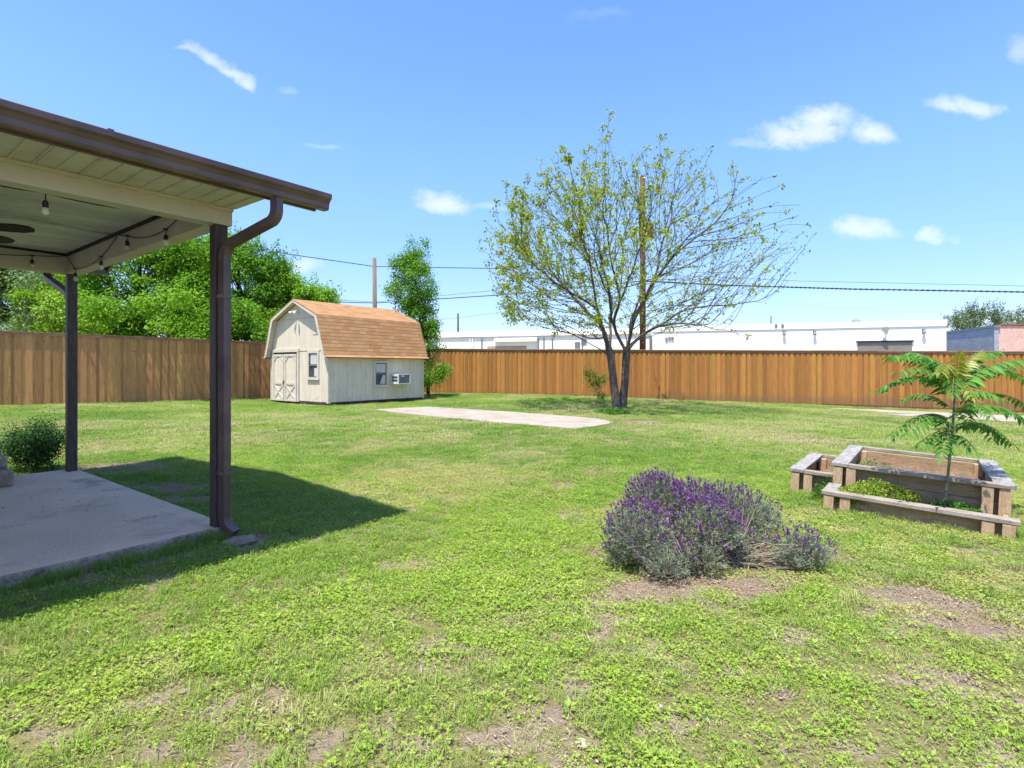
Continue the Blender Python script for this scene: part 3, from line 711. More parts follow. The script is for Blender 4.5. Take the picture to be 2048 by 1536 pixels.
# double door
def door_leaf(y0, y1, hinge):
    z0, z1 = .1, 1.92
    mb = MB(); mb.box(-.045, -.012, y0, y1, z0, z1); d = mb.build('door', ms, sh)
    mb = MB(); fw = .085; a, b2 = -.07, -.0455
    mb.box(a, b2, y0, y0 + fw, z0, z1); mb.box(a, b2, y1 - fw, y1, z0, z1)
    ys, ye = y0 + fw + .001, y1 - fw - .001
    for (q0, q1) in ((z0, z0 + .07), (.74, .83), (z1 - .085, z1)): mb.box(a + .001, b2 - .001, ys, ye, q0, q1)
    # X brace below, corner braces above
    def diag(p, q, w_=.06):
        p = Vector((-.058, *p)); q = Vector((-.058, *q)); mb.bar(p, q, w_, .022, (1, 0, 0)) if False else None
        dv = (q - p).normalized(); nn = Vector((0, -dv.z, dv.y)) * w_ / 2
        c4 = [p + nn, q + nn, q - nn, p - nn]
        mb.add([v + Vector((-.008, 0, 0)) for v in c4] + [v + Vector((.012, 0, 0)) for v in c4], [(0, 1, 2, 3), (7, 6, 5, 4), (0, 4, 5, 1), (1, 5, 6, 2), (2, 6, 7, 3), (3, 7, 4, 0)])
    diag((ys, z0 + .07), (ye, .74)); diag((ye, z0 + .07), (ys, .74))
    diag((ys, z1 - .26), (ys + .17, z1 - .09), .05); diag((ye, z1 - .26), (ye - .17, z1 - .09), .05)
    mb.build('door_frame', M['trim_paint'], d)
    return d
d1 = door_leaf(1.98, 2.83, 0); d2 = door_leaf(2.86, 3.66, 1)
mb = MB(); mb.box(-.1, -.071, 2.78, 2.90, .86, .90); mb.box(-.11, -.072, 2.845, 2.885, .74, .83); mb.build('latch', M['grey_metal'], d1, bevel=.004)
mb = MB(); mb.box(-.05, -.013, 1.86, 1.965, .1, 1.99); mb.box(-.05, -.013, 3.675, 3.76, .1, 1.99); mb.box(-.055, -.012, 1.86, 3.76, 1.992, 2.12); mb.build('door_trim', M['trim_paint'], sh, bevel=.003)
mb = MB(); mb.box(-.02, -.0125, 1.967, 3.673, 1.922, 1.99); mb.build('door_header_gap', M['dark_trim'], sh)
# windows
def window(front, a0, a1, z0, z1):
    T = (lambda a, d: (-d, a)) if front else (lambda a, d: (a, -d))
    def bx(mb, a_0, a_1, d0, d1, q0, q1):
        (xa, ya), (xb, yb) = T(a_0, d0), T(a_1, d1)
        mb.box(min(xa, xb), max(xa, xb), min(ya, yb), max(ya, yb), q0, q1)
    mb = MB(); tw = .09
    bx(mb, a0 - tw, a0, .002, .045, z0, z1); bx(mb, a1, a1 + tw, .002, .045, z0, z1)
    bx(mb, a0 - tw, a1 + tw, .002, .046, z1, z1 + tw); bx(mb, a0 - tw - .02, a1 + tw + .02, .002, .065, z0 - tw, z0)
    wn = mb.build('window', M['trim_paint'], sh, bevel=.004)
    mb = MB(); s = .022
    bx(mb, a0, a0 + s, .006, .03, z0, z1); bx(mb, a1 - s, a1, .006, .03, z0, z1); zm = (z0 + z1) / 2
    bx(mb, a0 + s, a1 - s, .006, .03, z0, z0 + s); bx(mb, a0 + s, a1 - s, .006, .03, z1 - s, z1); bx(mb, a0 + s, a1 - s, .006, .032, zm - .018, zm + .018)
    mb.build('sash', M['grey_metal'], wn)
    mb = MB(); bx(mb, a0 + .001, a1 - .001, .004, .012, z0 + .001, z1 - .001); mb.build('pane', M['dark_glass'], wn)
    return wn
wf = window(True, .64, 1.19, 1.03, 1.93)
wsd = window(False, 2.08, 2.62, .72, 1.58)
# pale blinds and boards leaning behind the glass
bl = surf('pale_blind', (.55, .55, .5), (.45, .46, .43), 3)
mb = MB(); mb.box(-.0135, -.0125, .70, 1.10, 1.52, 1.90); mb.box(-.0134, -.0124, .67, .86, 1.07, 1.38); mb.build('blind', bl, wf)
mb = MB(); mb.box(2.12, 2.58, -.0135, -.0125, 1.2, 1.54); mb.add([(2.3, -.0134, .75), (2.58, -.0134, .75), (2.58, -.0134, 1.1), (2.45, -.0134, 1.1)], [(0, 1, 2, 3)]); mb.build('blind', bl, wsd)
# flood lamps at the gable
fl = MB(); fl.lathe([(.05, -.03), (.05, .0)], (-.03, 0, 0), 12)
lam = MB(); cy, cz = 1.93, 3.52
lam.box(-.05, -.004, cy - .05, cy + .05, cz - .05, cz + .05)
lam.tube([(-.05, cy, cz), (-.12, cy + .06, cz + .03), (-.18, cy + .16, cz - .01)], .013, 8)
lam.tube([(-.17, cy + .14, cz), (-.24, cy + .22, cz - .05)], [.035, .06], 12)
lam.tube([(-.05, cy, cz), (-.13, cy - .06, cz + .03), (-.2, cy - .05, cz - .03)], .013, 8)
lam.tube([(-.18, cy - .05, cz), (-.25, cy - .10, cz - .09)], [.035, .06], 12)
lam.build('floodlight', M['white_enamel'], sh, smooth=False)
# antenna mast stub on the roof end
mb = MB(); mb.tube([(4.5, 1.6, 3.75), (4.48, 1.7, 4.75)], .014, 6); mb.tube([(4.49, 1.62, 4.2), (4.52, 1.5, 4.5)], .008, 5); mb.build('antenna', M['dark_trim'], sh)

# air conditioner
ac = empty('air_conditioner', SHED + UX * 3.18 - VX * .2 + Vector((0, 0, .74)), HROT, 'white window air conditioner sticking out of the long shed wall', 'air conditioner')
mb = MB(); W2_, D2, H2 = .33, .27, .40
mb.box(-W2_, W2_, -D2, .195, H2 - .03, H2); mb.box(-W2_, W2_, -D2, .195, 0, .03)
for sx_ in (-1, 1):
    mb.box(min(sx_ * W2_, sx_ * (W2_ - .02)), max(sx_ * W2_, sx_ * (W2_ - .02)), -D2 + .001, .19, .031, .09); mb.box(min(sx_ * W2_, sx_ * (W2_ - .02)), max(sx_ * W2_, sx_ * (W2_ - .02)), -D2 + .001, .19, .31, H2 - .031)
    mb.box(min(sx_ * W2_, sx_ * (W2_ - .02)), max(sx_ * W2_, sx_ * (W2_ - .02)), -D2 + .001, -D2 + .05, .09, .31); mb.box(min(sx_ * W2_, sx_ * (W2_ - .02)), max(sx_ * W2_, sx_ * (W2_ - .02)), .15, .19, .09, .31)
    mb.box(min(sx_ * W2_, sx_ * (W2_ - .02)), max(sx_ * W2_, sx_ * (W2_ - .02)), -D2 + .05, .15, .19, .215)
mb.box(W2_ - .07, W2_ - .021, -D2, -D2 + .02, .031, H2 - .031); mb.box(-W2_ + .021, -W2_ + .04, -D2, -D2 + .02, .031, H2 - .031)
mb.build('casing', M['white_enamel'], ac)
mb = MB(); mb.box(-W2_ + .03, W2_ - .03, -D2 + .015, .18, .032, H2 - .032)
for i in range(14): z = .05 + i * .023; mb.box(-W2_ + .045, W2_ - .075, -D2 + .006, -D2 + .014, z, z + .008)
mb.build('grille', M['grey_metal'], ac)
mb = MB(); mb.box(-.19, -.02, -D2 - .001, -D2 + .004, .30, .335); mb.build('badge_plate', M['white_enamel'], ac)
mb = MB()
for sx_ in (-.25, .2): mb.bar((sx_, -D2 + .03, -.012), (sx_, .185, -.20), .02, .02)
mb.bar((-.25, .17, -.012), (-.25, .17, -.22), .02, .03); mb.build('bracket', M['white_enamel'], ac)

# ================================================================== FENCES
def fence(name, A, B, ztA, ztB, mat, label, pitch, side, extra=0):
    """board-on-board fence from A to B; side = +1/-1 gives the face towards the yard"""
    A = Vector((*A, 0)); B = Vector((*B, 0)); d = B - A; L = d.length; d.normalize(); nrm = Vector((d.y, -d.x, 0)) * side
    root = empty(name, A, math.atan2(d.y, d.x), label, 'fence', 'wooden board fences round the yard')
    nd = -side
    def box(mb, x0, x1, y0, y1, zb0, zb1, zt0, zt1):
        ys = sorted((y0, y1))
        mb.add([(x0, ys[0], zb0), (x1, ys[0], zb1), (x1, ys[1], zb1), (x0, ys[1], zb0), (x0, ys[0], zt0), (x1, ys[0], zt1), (x1, ys[1], zt1), (x0, ys[1], zt0)],
               [(0, 3, 2, 1), (4, 5, 6, 7), (0, 1, 5, 4), (1, 2, 6, 5), (2, 3, 7, 6), (3, 0, 4, 7)])
    zt = lambda x: ztA + (ztB - ztA) * x / L
    zg = lambda x: float(gbase(A.x + d.x * x, A.y + d.y * x))
    mb = MB(); x = 0; i = 0
    while x < L:
        w_ = pitch * random.uniform(.9, 1.1)
        off = random.uniform(-.002, .002)
        z0 = zg(x) + .02 + random.uniform(-.015, .02); z1 = zt(x) - .075
        lean = random.uniform(-.004, .004)
        box(mb, x + .0, x + w_ * 1.02, nd * (.022 + off), nd * (.004 + off), z0, z0, z1, z1)          # front board
        gap = w_ + pitch * random.uniform(.42, .62)
        box(mb, x + w_ - .03, x + gap + .03, nd * (-.004 + off), nd * (-.019 + off), z0, z0, z1, z1)     # back board
        x += gap; i += 1
    mb.build('boards', mat, root)
    sg = 2.44
    for lo in (True, False):
        mb = MB(); x = 0
        while x < L:
            x1 = min(x + sg, L)
            if lo: box(mb, x, x1, nd * -.021, nd * -.06, zg(x) + .3, zg(x1) + .3, zg(x) + .39, zg(x1) + .39)
            else: box(mb, x, x1, nd * -.021, nd * -.06, zt(x) - .4, zt(x1) - .4, zt(x) - .31, zt(x1) - .31)
            x = x1
        mb.build('rail', M['fence_cap'], root)
    mb = MB(); x = 0
    while x < L:
        x1 = min(x + sg, L); j = random.uniform(-.009, .009)
        box(mb, x, x1 - .003, nd * .041, nd * .0235, zt(x) - .115 + j, zt(x1) - .115 + j, zt(x) - .036 + j, zt(x1) - .036 + j)
        box(mb, x, x1 - .003, nd * .075, nd * -.07, zt(x) - .034 + j, zt(x1) - .034 + j, zt(x) + j, zt(x1) + j)
        x = x1
    mb.build('cap_board', M['fence_cap'], root)
    if extra:
        mb = MB(); x = extra
        while x < L:
            x1 = min(x + sg, L); box(mb, x, x1 - .004, nd * .045, nd * .024, zg(x) - .05, zg(x1) - .05, zg(x) + .1, zg(x1) + .1); x = x1
        mb.build('kick_board', surf('kick_board', (.2, .07, .035), (.14, .05, .028), 3, .85, .1), root)
    return root
CORN = (-5.2, 29.9)
e0 = Vector((-16.8, 17.9)) ; dl = (Vector(CORN) - e0).normalized()
LA = e0 - dl * 7
zl = lambda p: 2.63 + (2.527 - 2.63) * ((Vector(p) - e0).length * (1 if (Vector(p) - e0).dot(dl) > 0 else -1)) / 8.6
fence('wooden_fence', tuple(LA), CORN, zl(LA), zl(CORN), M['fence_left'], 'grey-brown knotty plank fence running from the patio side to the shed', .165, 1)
dr = (Vector((19.3, 22.7)) - Vector(CORN)).normalized(); RB = Vector((19.3, 22.7)) + dr * 9
LT = (Vector((19.3, 22.7)) - Vector(CORN)).length
zr2 = lambda l: 2.44 + (2.087 - 2.44) * l / LT
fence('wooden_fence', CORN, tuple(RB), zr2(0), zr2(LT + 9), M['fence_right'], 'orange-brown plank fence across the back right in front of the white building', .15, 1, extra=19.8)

# ================================================================== BUILDINGS
def facade_frame(pl, pr):
    a = Vector((*pl, 0)); b = Vector((*pr, 0)); d = (b - a); L = d.length; d.normalize(); return a, d, L
# main white building
a0, dB, LB = facade_frame((11.1, 43.1), (29.3, 36.8))
wb = empty('white_building', a0 + Vector((0, 0, -.6)), math.atan2(dB.y, dB.x), 'long plain white building with flat parapet and grey roller door behind the right fence', 'building')
ZT = 4.6 + .6
mb = MB(); mb.box(0, LB, 0, 13, 0, ZT - .02); mb.build('wall', M['white_paint'], wb)
mb = MB(); mb.box(-.02, LB + .03, -.05, .3, ZT - .42, ZT + .02); mb.build('parapet', M['white_paint'], wb)
mb = MB(); mb.box(-.02, LB + .03, -.055, -.051, ZT - .42, ZT - .40); mb.build('parapet_line', M['grey_metal'], wb)
def px2l(px, a0, dB):
    r = (px - CX) / F_PX; return (r * a0.y - a0.x) / (dB.x - r * dB.y)
def zat(px, py, a0, dB, zoff):
    l = px2l(px, a0, dB); Y = a0.y + dB.y * l; return CAM_H + (HZ - py) / F_PX * Y + zoff
gx0, gx1 = px2l(1715, a0, dB), px2l(1824, a0, dB); gzt = zat(1770, 684, a0, dB, .6)
mb = MB(); mb.box(gx0, gx1, -.03, -.002, 0, gzt)
for i in range(8): mb.box(gx0, gx1, -.036, -.0305, .1 + i * .38, .13 + i * .38)
mb.build('roller_door', M['door_grey'], wb)
mb = MB(); mb.box(gx0 - .08, gx1 + .08, -.12, -.002, gzt + .002, gzt + .09); mb.build('door_lintel', M['dark_trim'], wb)
for px, py in ((1568, 664), (1629, 664), (1847, 661)):
    l = px2l(px, a0, dB); z = zat(px, py, a0, dB, .6)
    mb = MB(); mb.box(l - .1, l + .1, -.06, -.002, z - .1, z + .1); mb.tube([(l, -.05, z), (l, -.14, z + .02)], .03, 6); mb.tube([(l, -.10, z + .02), (l, -.17, z - .18)], [.05, .12], 10)
    mb.build('wall_lamp', M['grey_metal'], wb)
l = px2l(1772, a0, dB); z = zat(1772, 659, a0, dB, .6)
mb = MB(); mb.box(l - .12, l + .12, -.08, -.002, z - .1, z + .1); mb.tube([(l, -.05, z), (l - .1, -.3, z + .12)], .04, 6); mb.tube([(l - .1, -.25, z + .1), (l - .16, -.45, z - .02)], [.10, .22], 12); mb.build('wall_lamp', M['white_enamel'], wb)
for px, top_ in ((1590, 672), (1600, 690), (1656, 665), (1350, 660), (1676, 661)):
    l = px2l(px, a0, dB); mb = MB(); mb.tube([(l, -.06, 0), (l, -.06, zat(px, top_, a0, dB, .6))], .035, 6); mb.build('pipe', M['white_paint'], wb)
for px, py in ((1333, 679), (1339, 677), (1345, 677), (1552, 652), (1565, 652)):
    l = px2l(px, a0, dB); z = zat(px, py, a0, dB, .6); mb = MB(); mb.box(l - .09, l + .09, -.08, -.002, z - .13, z + .13); mb.build('meter_box', M['grey_metal'], wb)
l = px2l(1731, a0, dB); mb = MB(); mb.lathe([(.02, 0), (.42, .06), (.38, .2), (.2, .34), (.02, .4)], (l, 2.5, ZT), 14); mb.build('roof_vent', M['grey_metal'], wb)
l = px2l(1552, a0, dB); mb = MB(); mb.tube([(l, 3, ZT - .1), (l, 3, ZT + .85)], .06, 8); mb.build('vent_pipe', M['grey_metal'], wb)
# left building with low roof and awnings
a1, dC, LC = facade_frame((-12.0, 50.95), (11.0, 43.4))
lb = empty('white_annex', a1 + Vector((0, 0, -.5)), math.atan2(dC.y, dC.x), 'low white building with sloping white roof edge and awnings seen between shed and tree', 'building')
zt0, ztw = 4.62 + .5, 4.05 + .5
mb = MB(); mb.box(0, LC, 0, 12, 0, ztw); mb.build('wall', M['white_paint'], lb)
mb = MB(); mb.prism([(-.14, ztw + .02), (-.14, ztw + .10), (.9, zt0), (1.2, zt0), (1.2, ztw + .02)], 0, 0, LC - .05); mb.build('roof_edge', surf('white_roof', (.72, .7, .66), (.6, .57, .52), 1, .8, .2, c3=(.45, .4, .33), s3=.8), lb)
for (pa, pb, ya, yb) in ((990, 1075, 678, 683),):
    l0, l1 = px2l(pa, a1, dC), px2l(pb, a1, dC); z0_ = zat(pa, yb, a1, dC, .5); z1_ = zat(pa, ya, a1, dC, .5)
    mb = MB(); mb.prism([(-.35, z0_ - .05), (-.35, z0_ + .03), (-.002, z1_ + .12), (-.002, z1_)], 0, l0, l1); mb.build('awning', M['white_paint'], lb)
l0, l1 = px2l(975, a1, dC), px2l(1053, a1, dC); mb = MB(); mb.box(l0, l1, -.03, -.002, 0, zat(1010, 692, a1, dC, .5)); mb.build('roller_door', surf('tan_door', (.42, .34, .27), (.35, .28, .22), 2), lb)
for px in (941, 946, 964, 1077, 1088, 1105, 1165, 1300):
    l = px2l(px, a1, dC); mb = MB(); mb.tube([(l, -.08, 0), (l, -.08, ztw - .1)], .05, 6); mb.build('pipe', M['white_paint'] if px < 960 else M['grey_metal'], lb)
for px, py in ((1168, 683), (1322, 667), (1155, 690)):
    l = px2l(px, a1, dC); z = zat(px, py, a1, dC, .5); mb = MB(); mb.box(l - .22, l + .22, -.05, -.002, z - .25, z + .25); mb.build('window', M['grey_metal'], lb)
# grey and pink block building at the right
gb = empty('block_building', (33.6, 38.0, -.9), 0, 'block building with blue-grey side wall and pink front at the right edge', 'building')
cz_ = 4.3 + .9
def quadwall(name, p, q, z0a, z0b, mat, par, thick=.25, inn=(1, 0)):
    p = Vector((*p, 0)); q = Vector((*q, 0)); d = (q - p).normalized(); n_ = Vector((-d.y, d.x, 0)) * thick
    mb = MB(); mb.add([p, q, q + n_, p + n_, p + Vector((0, 0, z0a)), q + Vector((0, 0, z0b)), q + n_ + Vector((0, 0, z0b)), p + n_ + Vector((0, 0, z0a))],
                      [(0, 3, 2, 1), (4, 5, 6, 7), (0, 1, 5, 4), (1, 2, 6, 5), (2, 3, 7, 6), (3, 0, 4, 7)]); return mb.build(name, mat, par)
quadwall('side_wall', (1.95, 6.9), (.0, .0), cz_ - .12, cz_, M['grey_block'], gb)
quadwall('front_wall', (.26, .0), (14, -2.2), cz_, cz_ - .1, M['pink_block'], gb)
quadwall('roof_edge', (1.9, 6.9), (-.07, -.05), .16, .16, M['grey_metal'], gb, .4).location.z = cz_ - .12 + .0
o = quadwall('roof_trim', (.3, -.08), (14, -2.28), .12, .12, surf('brown_trim', (.3, .13, .08), (.24, .1, .06), 2), gb, .4); o.location.z = cz_ + .02
mb = MB(); mb.prism([(.3, 0), (14, -2), (14, 12), (3.3, 12)], 2, cz_ - .3, cz_ - .2); mb.build('roof', M['grey_metal'], gb)

# ================================================================== POLES AND WIRES
def pole(name, x, y, z0, z1, r0, r1, mat, label, bars=()):
    root = empty(name, (x, y, z0), 0, label, 'utility pole', 'utility poles behind the fence')
    mb = MB(); mb.tube([(0, 0, 0), (.02, 0, (z1 - z0) * .5), (0, 0, z1 - z0)], [r0, (r0 + r1) / 2, r1], 14); mb.build('shaft', mat, root, smooth=True)
    for kind, z, L in bars:
        mb = MB()
        if kind == 'arm': mb.box(-L / 2, L / 2, -.16, -.05 - r1, z - z0 - .06, z - z0 + .06)
        elif kind == 'can': mb.lathe([(.15, 0), (.26, .03), (.27, .75), (.22, .85), (.05, .9)], (.35, -.1, z - z0), 14)
        elif kind == 'band': mb.lathe([(r0, 0), (r0 + .02, .01), (r0 + .02, .09), (r0, .1)], (0, 0, z - z0), 14)
        mb.build({'arm': 'crossarm', 'can': 'transformer', 'band': 'band'}[kind], M['grey_metal'] if kind != 'can' else M['pole_brown'], root)
    return root
p1 = at(749, 516, 35); pole('utility_pole', p1.x, 35, -.1, p1.z, .17, .12, M['pole_grey'], 'weathered grey utility pole rising behind the shed roof', (('band', 5.0, 0), ('band', 4.6, 0)))
p2 = at(1285, 352, 31.5); pole('utility_pole', p2.x, 31.5, -.3, p2.z, .19, .14, M['pole_brown'], 'tall brown utility pole behind the large leafing tree', (('can', at(0, 478, 31.5).z, 0), ('band', 6.5, 0)))
p3 = at(916, 627, 62); pole('utility_pole', p3.x, 62, 0, p3.z, .14, .1, M['cable'], 'thin dark distant pole above the low white building', ())
def wire(pts, r, label, sag=.0, dash=False):
    P3 = [at(*p) for p in pts]; fine = []
    for i in range(len(P3) - 1):
        for k in range(10):
            f = k / 10; p = P3[i].lerp(P3[i + 1], f); p.z -= sag * 4 * f * (1 - f); fine.append(p)
    fine.append(P3[-1]); o0 = fine[0].copy()
    root_mesh = MB(); root_mesh.tube([p - o0 for p in fine], r, 6)
    if dash:
        for i in range(0, len(fine) - 1): 
            for f in (0, .33, .66):
                q = fine[i].lerp(fine[i + 1], f) - o0; root_mesh.tube([q - Vector((.05, 0, 0)), q + Vector((.05, 0, 0))], r * 1.5, 6)
    o = root_mesh.build('power_line', M['cable'], None, smooth=True); o.location = o0
    tag(o, label, 'power line', 'power lines above the yard')
wire([(-300, 455, 24), (380, 480, 29), (749, 533, 35), (1000, 537, 33), (1285, 500, 31.4)], .024, 'dark cable from the left trees over the shed to the tall brown pole')
wire([(150, 570, 40), (749, 604, 35), (1000, 580, 33), (1285, 553, 31.4)], .011, 'thin wire just above the thick cable beside the slim tree')
wire([(150, 590, 40), (749, 606, 35), (1000, 590, 33), (1285, 562, 31.4)], .026, 'thick black cable between grey pole and tall brown pole')
wire([(1285, 562, 31.3), (1440, 570, 30.5), (1700, 578, 29), (2048, 584, 27), (2400, 580, 25)], .030, 'thick black bundled cable running right from the tall brown pole', dash=True)
wire([(1285, 548, 31.3), (1600, 562, 30), (2048, 572, 27), (2400, 570, 25)], .009, 'thin wire above the bundled cable at the right')
wire([(800, 645, 62), (916, 636, 62), (1100, 612, 58), (1285, 590, 50)], .012, 'faint far wire above the low white building')

# ================================================================== VEGETATION HELPERS
def unit(v): return v / np.maximum(np.linalg.norm(v, axis=-1, keepdims=True), 1e-9)
def leaf_quads(P, N, S, aspect=.5, rng=RNG, fold=.0, D=None):
    """diamond leaves at P with normals N, length S; D = pointing direction"""
    n = len(P)
    if D is None: D = rng.normal(size=(n, 3))
    D = unit(D - N * np.sum(D * N, 1, keepdims=True)); B = np.cross(N, D)
    S = np.broadcast_to(np.asarray(S, float).reshape(-1, 1), (n, 1)); W = S * aspect
    base = P; tip = P + D * S - N * S * .12
    mid = P + D * S * .42 + N * S * .06
    l = mid + B * W / 2; r = mid - B * W / 2
    V = np.stack([base, r, tip, l], 1).reshape(-1, 3)
    F = np.arange(n * 4).reshape(-1, 4)
    return V, F
def cat(parts):
    Vs, Fs, o = [], [], 0
    for V, F in parts: Vs.append(V); Fs.append(F + o); o += len(V)
    return np.vstack(Vs), np.vstack(Fs)
def tube_np(pts, rad, n=5):
    pts = np.asarray(pts, float); rad = np.asarray(rad, float).reshape(-1, 1); k = len(pts)
    T = np.gradient(pts, axis=0); T = unit(T)
    ref = np.cross(T[0], [0, 0, 1.0]);
    if np.linalg.norm(ref) < 1e-3: ref = np.array([1.0, 0, 0])
    ref = ref / np.linalg.norm(ref); V = np.empty((k, n, 3))
    a = np.arange(n) * 2 * np.pi / n; ca, sa = np.cos(a), np.sin(a)
    for i in range(k):
        ref = ref - T[i] * ref.dot(T[i]); ref /= max(np.linalg.norm(ref), 1e-9); bi = np.cross(T[i], ref)
        V[i] = pts[i] + rad[i] * (ca[:, None] * ref + sa[:, None] * bi)
    I = np.arange(k * n).reshape(k, n); A = I[:-1]; B = np.roll(I, -1, 1)[:-1]
    F = np.stack([A, B, np.roll(I, -1, 1)[1:], I[1:]], -1).reshape(-1, 4)
    return V.reshape(-1, 3), F
def np_obj(name, VF, mat, parent=None, smooth=False, origin=(0, 0, 0)):
    V, F = VF
    return link(name, np_mesh(name, V - np.asarray(origin), F, smooth), mat, parent)

# ---- space colonisation
def colonise(seeds, attr, origin, step=.22, kill=.35, infl=1.8, iters=150, grav=0.0, rng=RNG):
    """seeds: list of (pos, parent); grows from the node that lies inward of each attractor"""
    pos = [np.array(p, float) for p, _ in seeds]; par = [q for _, q in seeds]
    A = np.array(attr); O = np.array(origin, float)
    def cost(A, P):
        V = A[:, None] - P[None]; D = np.linalg.norm(V, axis=2) + 1e-6
        rad = unit(P - O + 1e-6); c = np.einsum('ijk,jk->ij', V, rad) / D
        return D * (1 + 1.5 * (1 - c)), D
    kids = {}
    Cc, D = cost(A, np.array(pos)); best = Cc.argmin(1); bc = Cc.min(1)
    alive = D.min(1) > kill; A, best, bc = A[alive], best[alive], bc[alive]
    for it in range(iters):
        if not len(A): break
        cur = np.array(pos); dist = np.linalg.norm(A - cur[best], axis=1)
        rd = unit(cur[best] - O); fw = np.einsum('ij,ij->i', A - cur[best], rd) / np.maximum(dist, 1e-6)
        ok_ = fw > -.05; A, best, bc, dist = A[ok_], best[ok_], bc[ok_], dist[ok_]
        if not len(A): break
        m = dist < infl
        if not m.any(): infl *= 1.4; continue
        ids, inv = np.unique(best[m], return_inverse=True)
        dirs = np.zeros((len(ids), 3)); np.add.at(dirs, inv, unit(A[m] - cur[best[m]]))
        pj = np.array([par[i] if par[i] >= 0 else i for i in ids]); pd = cur[ids] - cur[pj]; pd = pd / np.maximum(np.linalg.norm(pd, axis=1, keepdims=True), .05)
        dirs = unit(unit(dirs) + .75 * pd + rng.normal(size=dirs.shape) * .13 + np.array([0, 0, grav]) + .35 * unit(cur[ids] - O))
        ok = np.array([kids.get(int(i), 0) < 3 for i in ids]); stuck = np.isin(best, ids[~ok])
        ids, dirs = ids[ok], dirs[ok]
        if not len(ids): break
        for i in ids: kids[int(i)] = kids.get(int(i), 0) + 1
        A, best, bc = A[~stuck], best[~stuck], bc[~stuck]
        keep = cur[ids] + dirs * step; s = len(pos)
        for k_, i in enumerate(ids): pos.append(keep[k_]); par.append(int(i))
        Cc, D = cost(A, keep); j = Cc.argmin(1); cn = Cc[np.arange(len(A)), j]
        up = cn < bc; best = np.where(up, s + j, best); bc = np.where(up, cn, bc)
        alive = D.min(1) > kill; A, best, bc = A[alive], best[alive], bc[alive]
    return np.array(pos), np.array(par)
def radii(pos, par, tip, expo=2.4):
    n = len(pos); acc = np.zeros(n); nch = np.zeros(n, int)
    for i in range(n):
        if par[i] >= 0: nch[par[i]] += 1
    rad = np.zeros(n)
    order = range(n - 1, -1, -1)
    for i in order:
        r = tip if nch[i] == 0 else acc[i] ** (1 / expo)
        r = max(r, tip); rad[i] = r
        if par[i] >= 0: acc[par[i]] += r ** expo
    return rad, nch
def branch_mesh(pos, par, rad, nch, nmax=10):
    ch = [[] for _ in pos]
    for i, p in enumerate(par):
        if p >= 0: ch[p].append(i)
    parts = []; stack = [(i, None) for i, p in enumerate(par) if p < 0]
    while stack:
        i, prev = stack.pop(); chain = [i] if prev is None else [prev, i]
        while ch[chain[-1]]:
            k = ch[chain[-1]]; k = sorted(k, key=lambda q: -rad[q])
            for q in k[1:]: stack.append((q, chain[-1]))
            chain.append(k[0])
        if len(chain) < 2: continue
        pts = pos[chain].copy(); r = rad[chain].copy()
        if prev is not None: r[0] = min(r[0], r[1] * 1.15)
        if len(pts) > 3:
            q = pts.copy(); q[1:-1] = (pts[:-2] + 2 * pts[1:-1] + pts[2:]) / 4; pts = q
        n = nmax if r.max() > .06 else (6 if r.max() > .02 else 4)
        parts.append(tube_np(pts, r, n))
    return cat(parts)

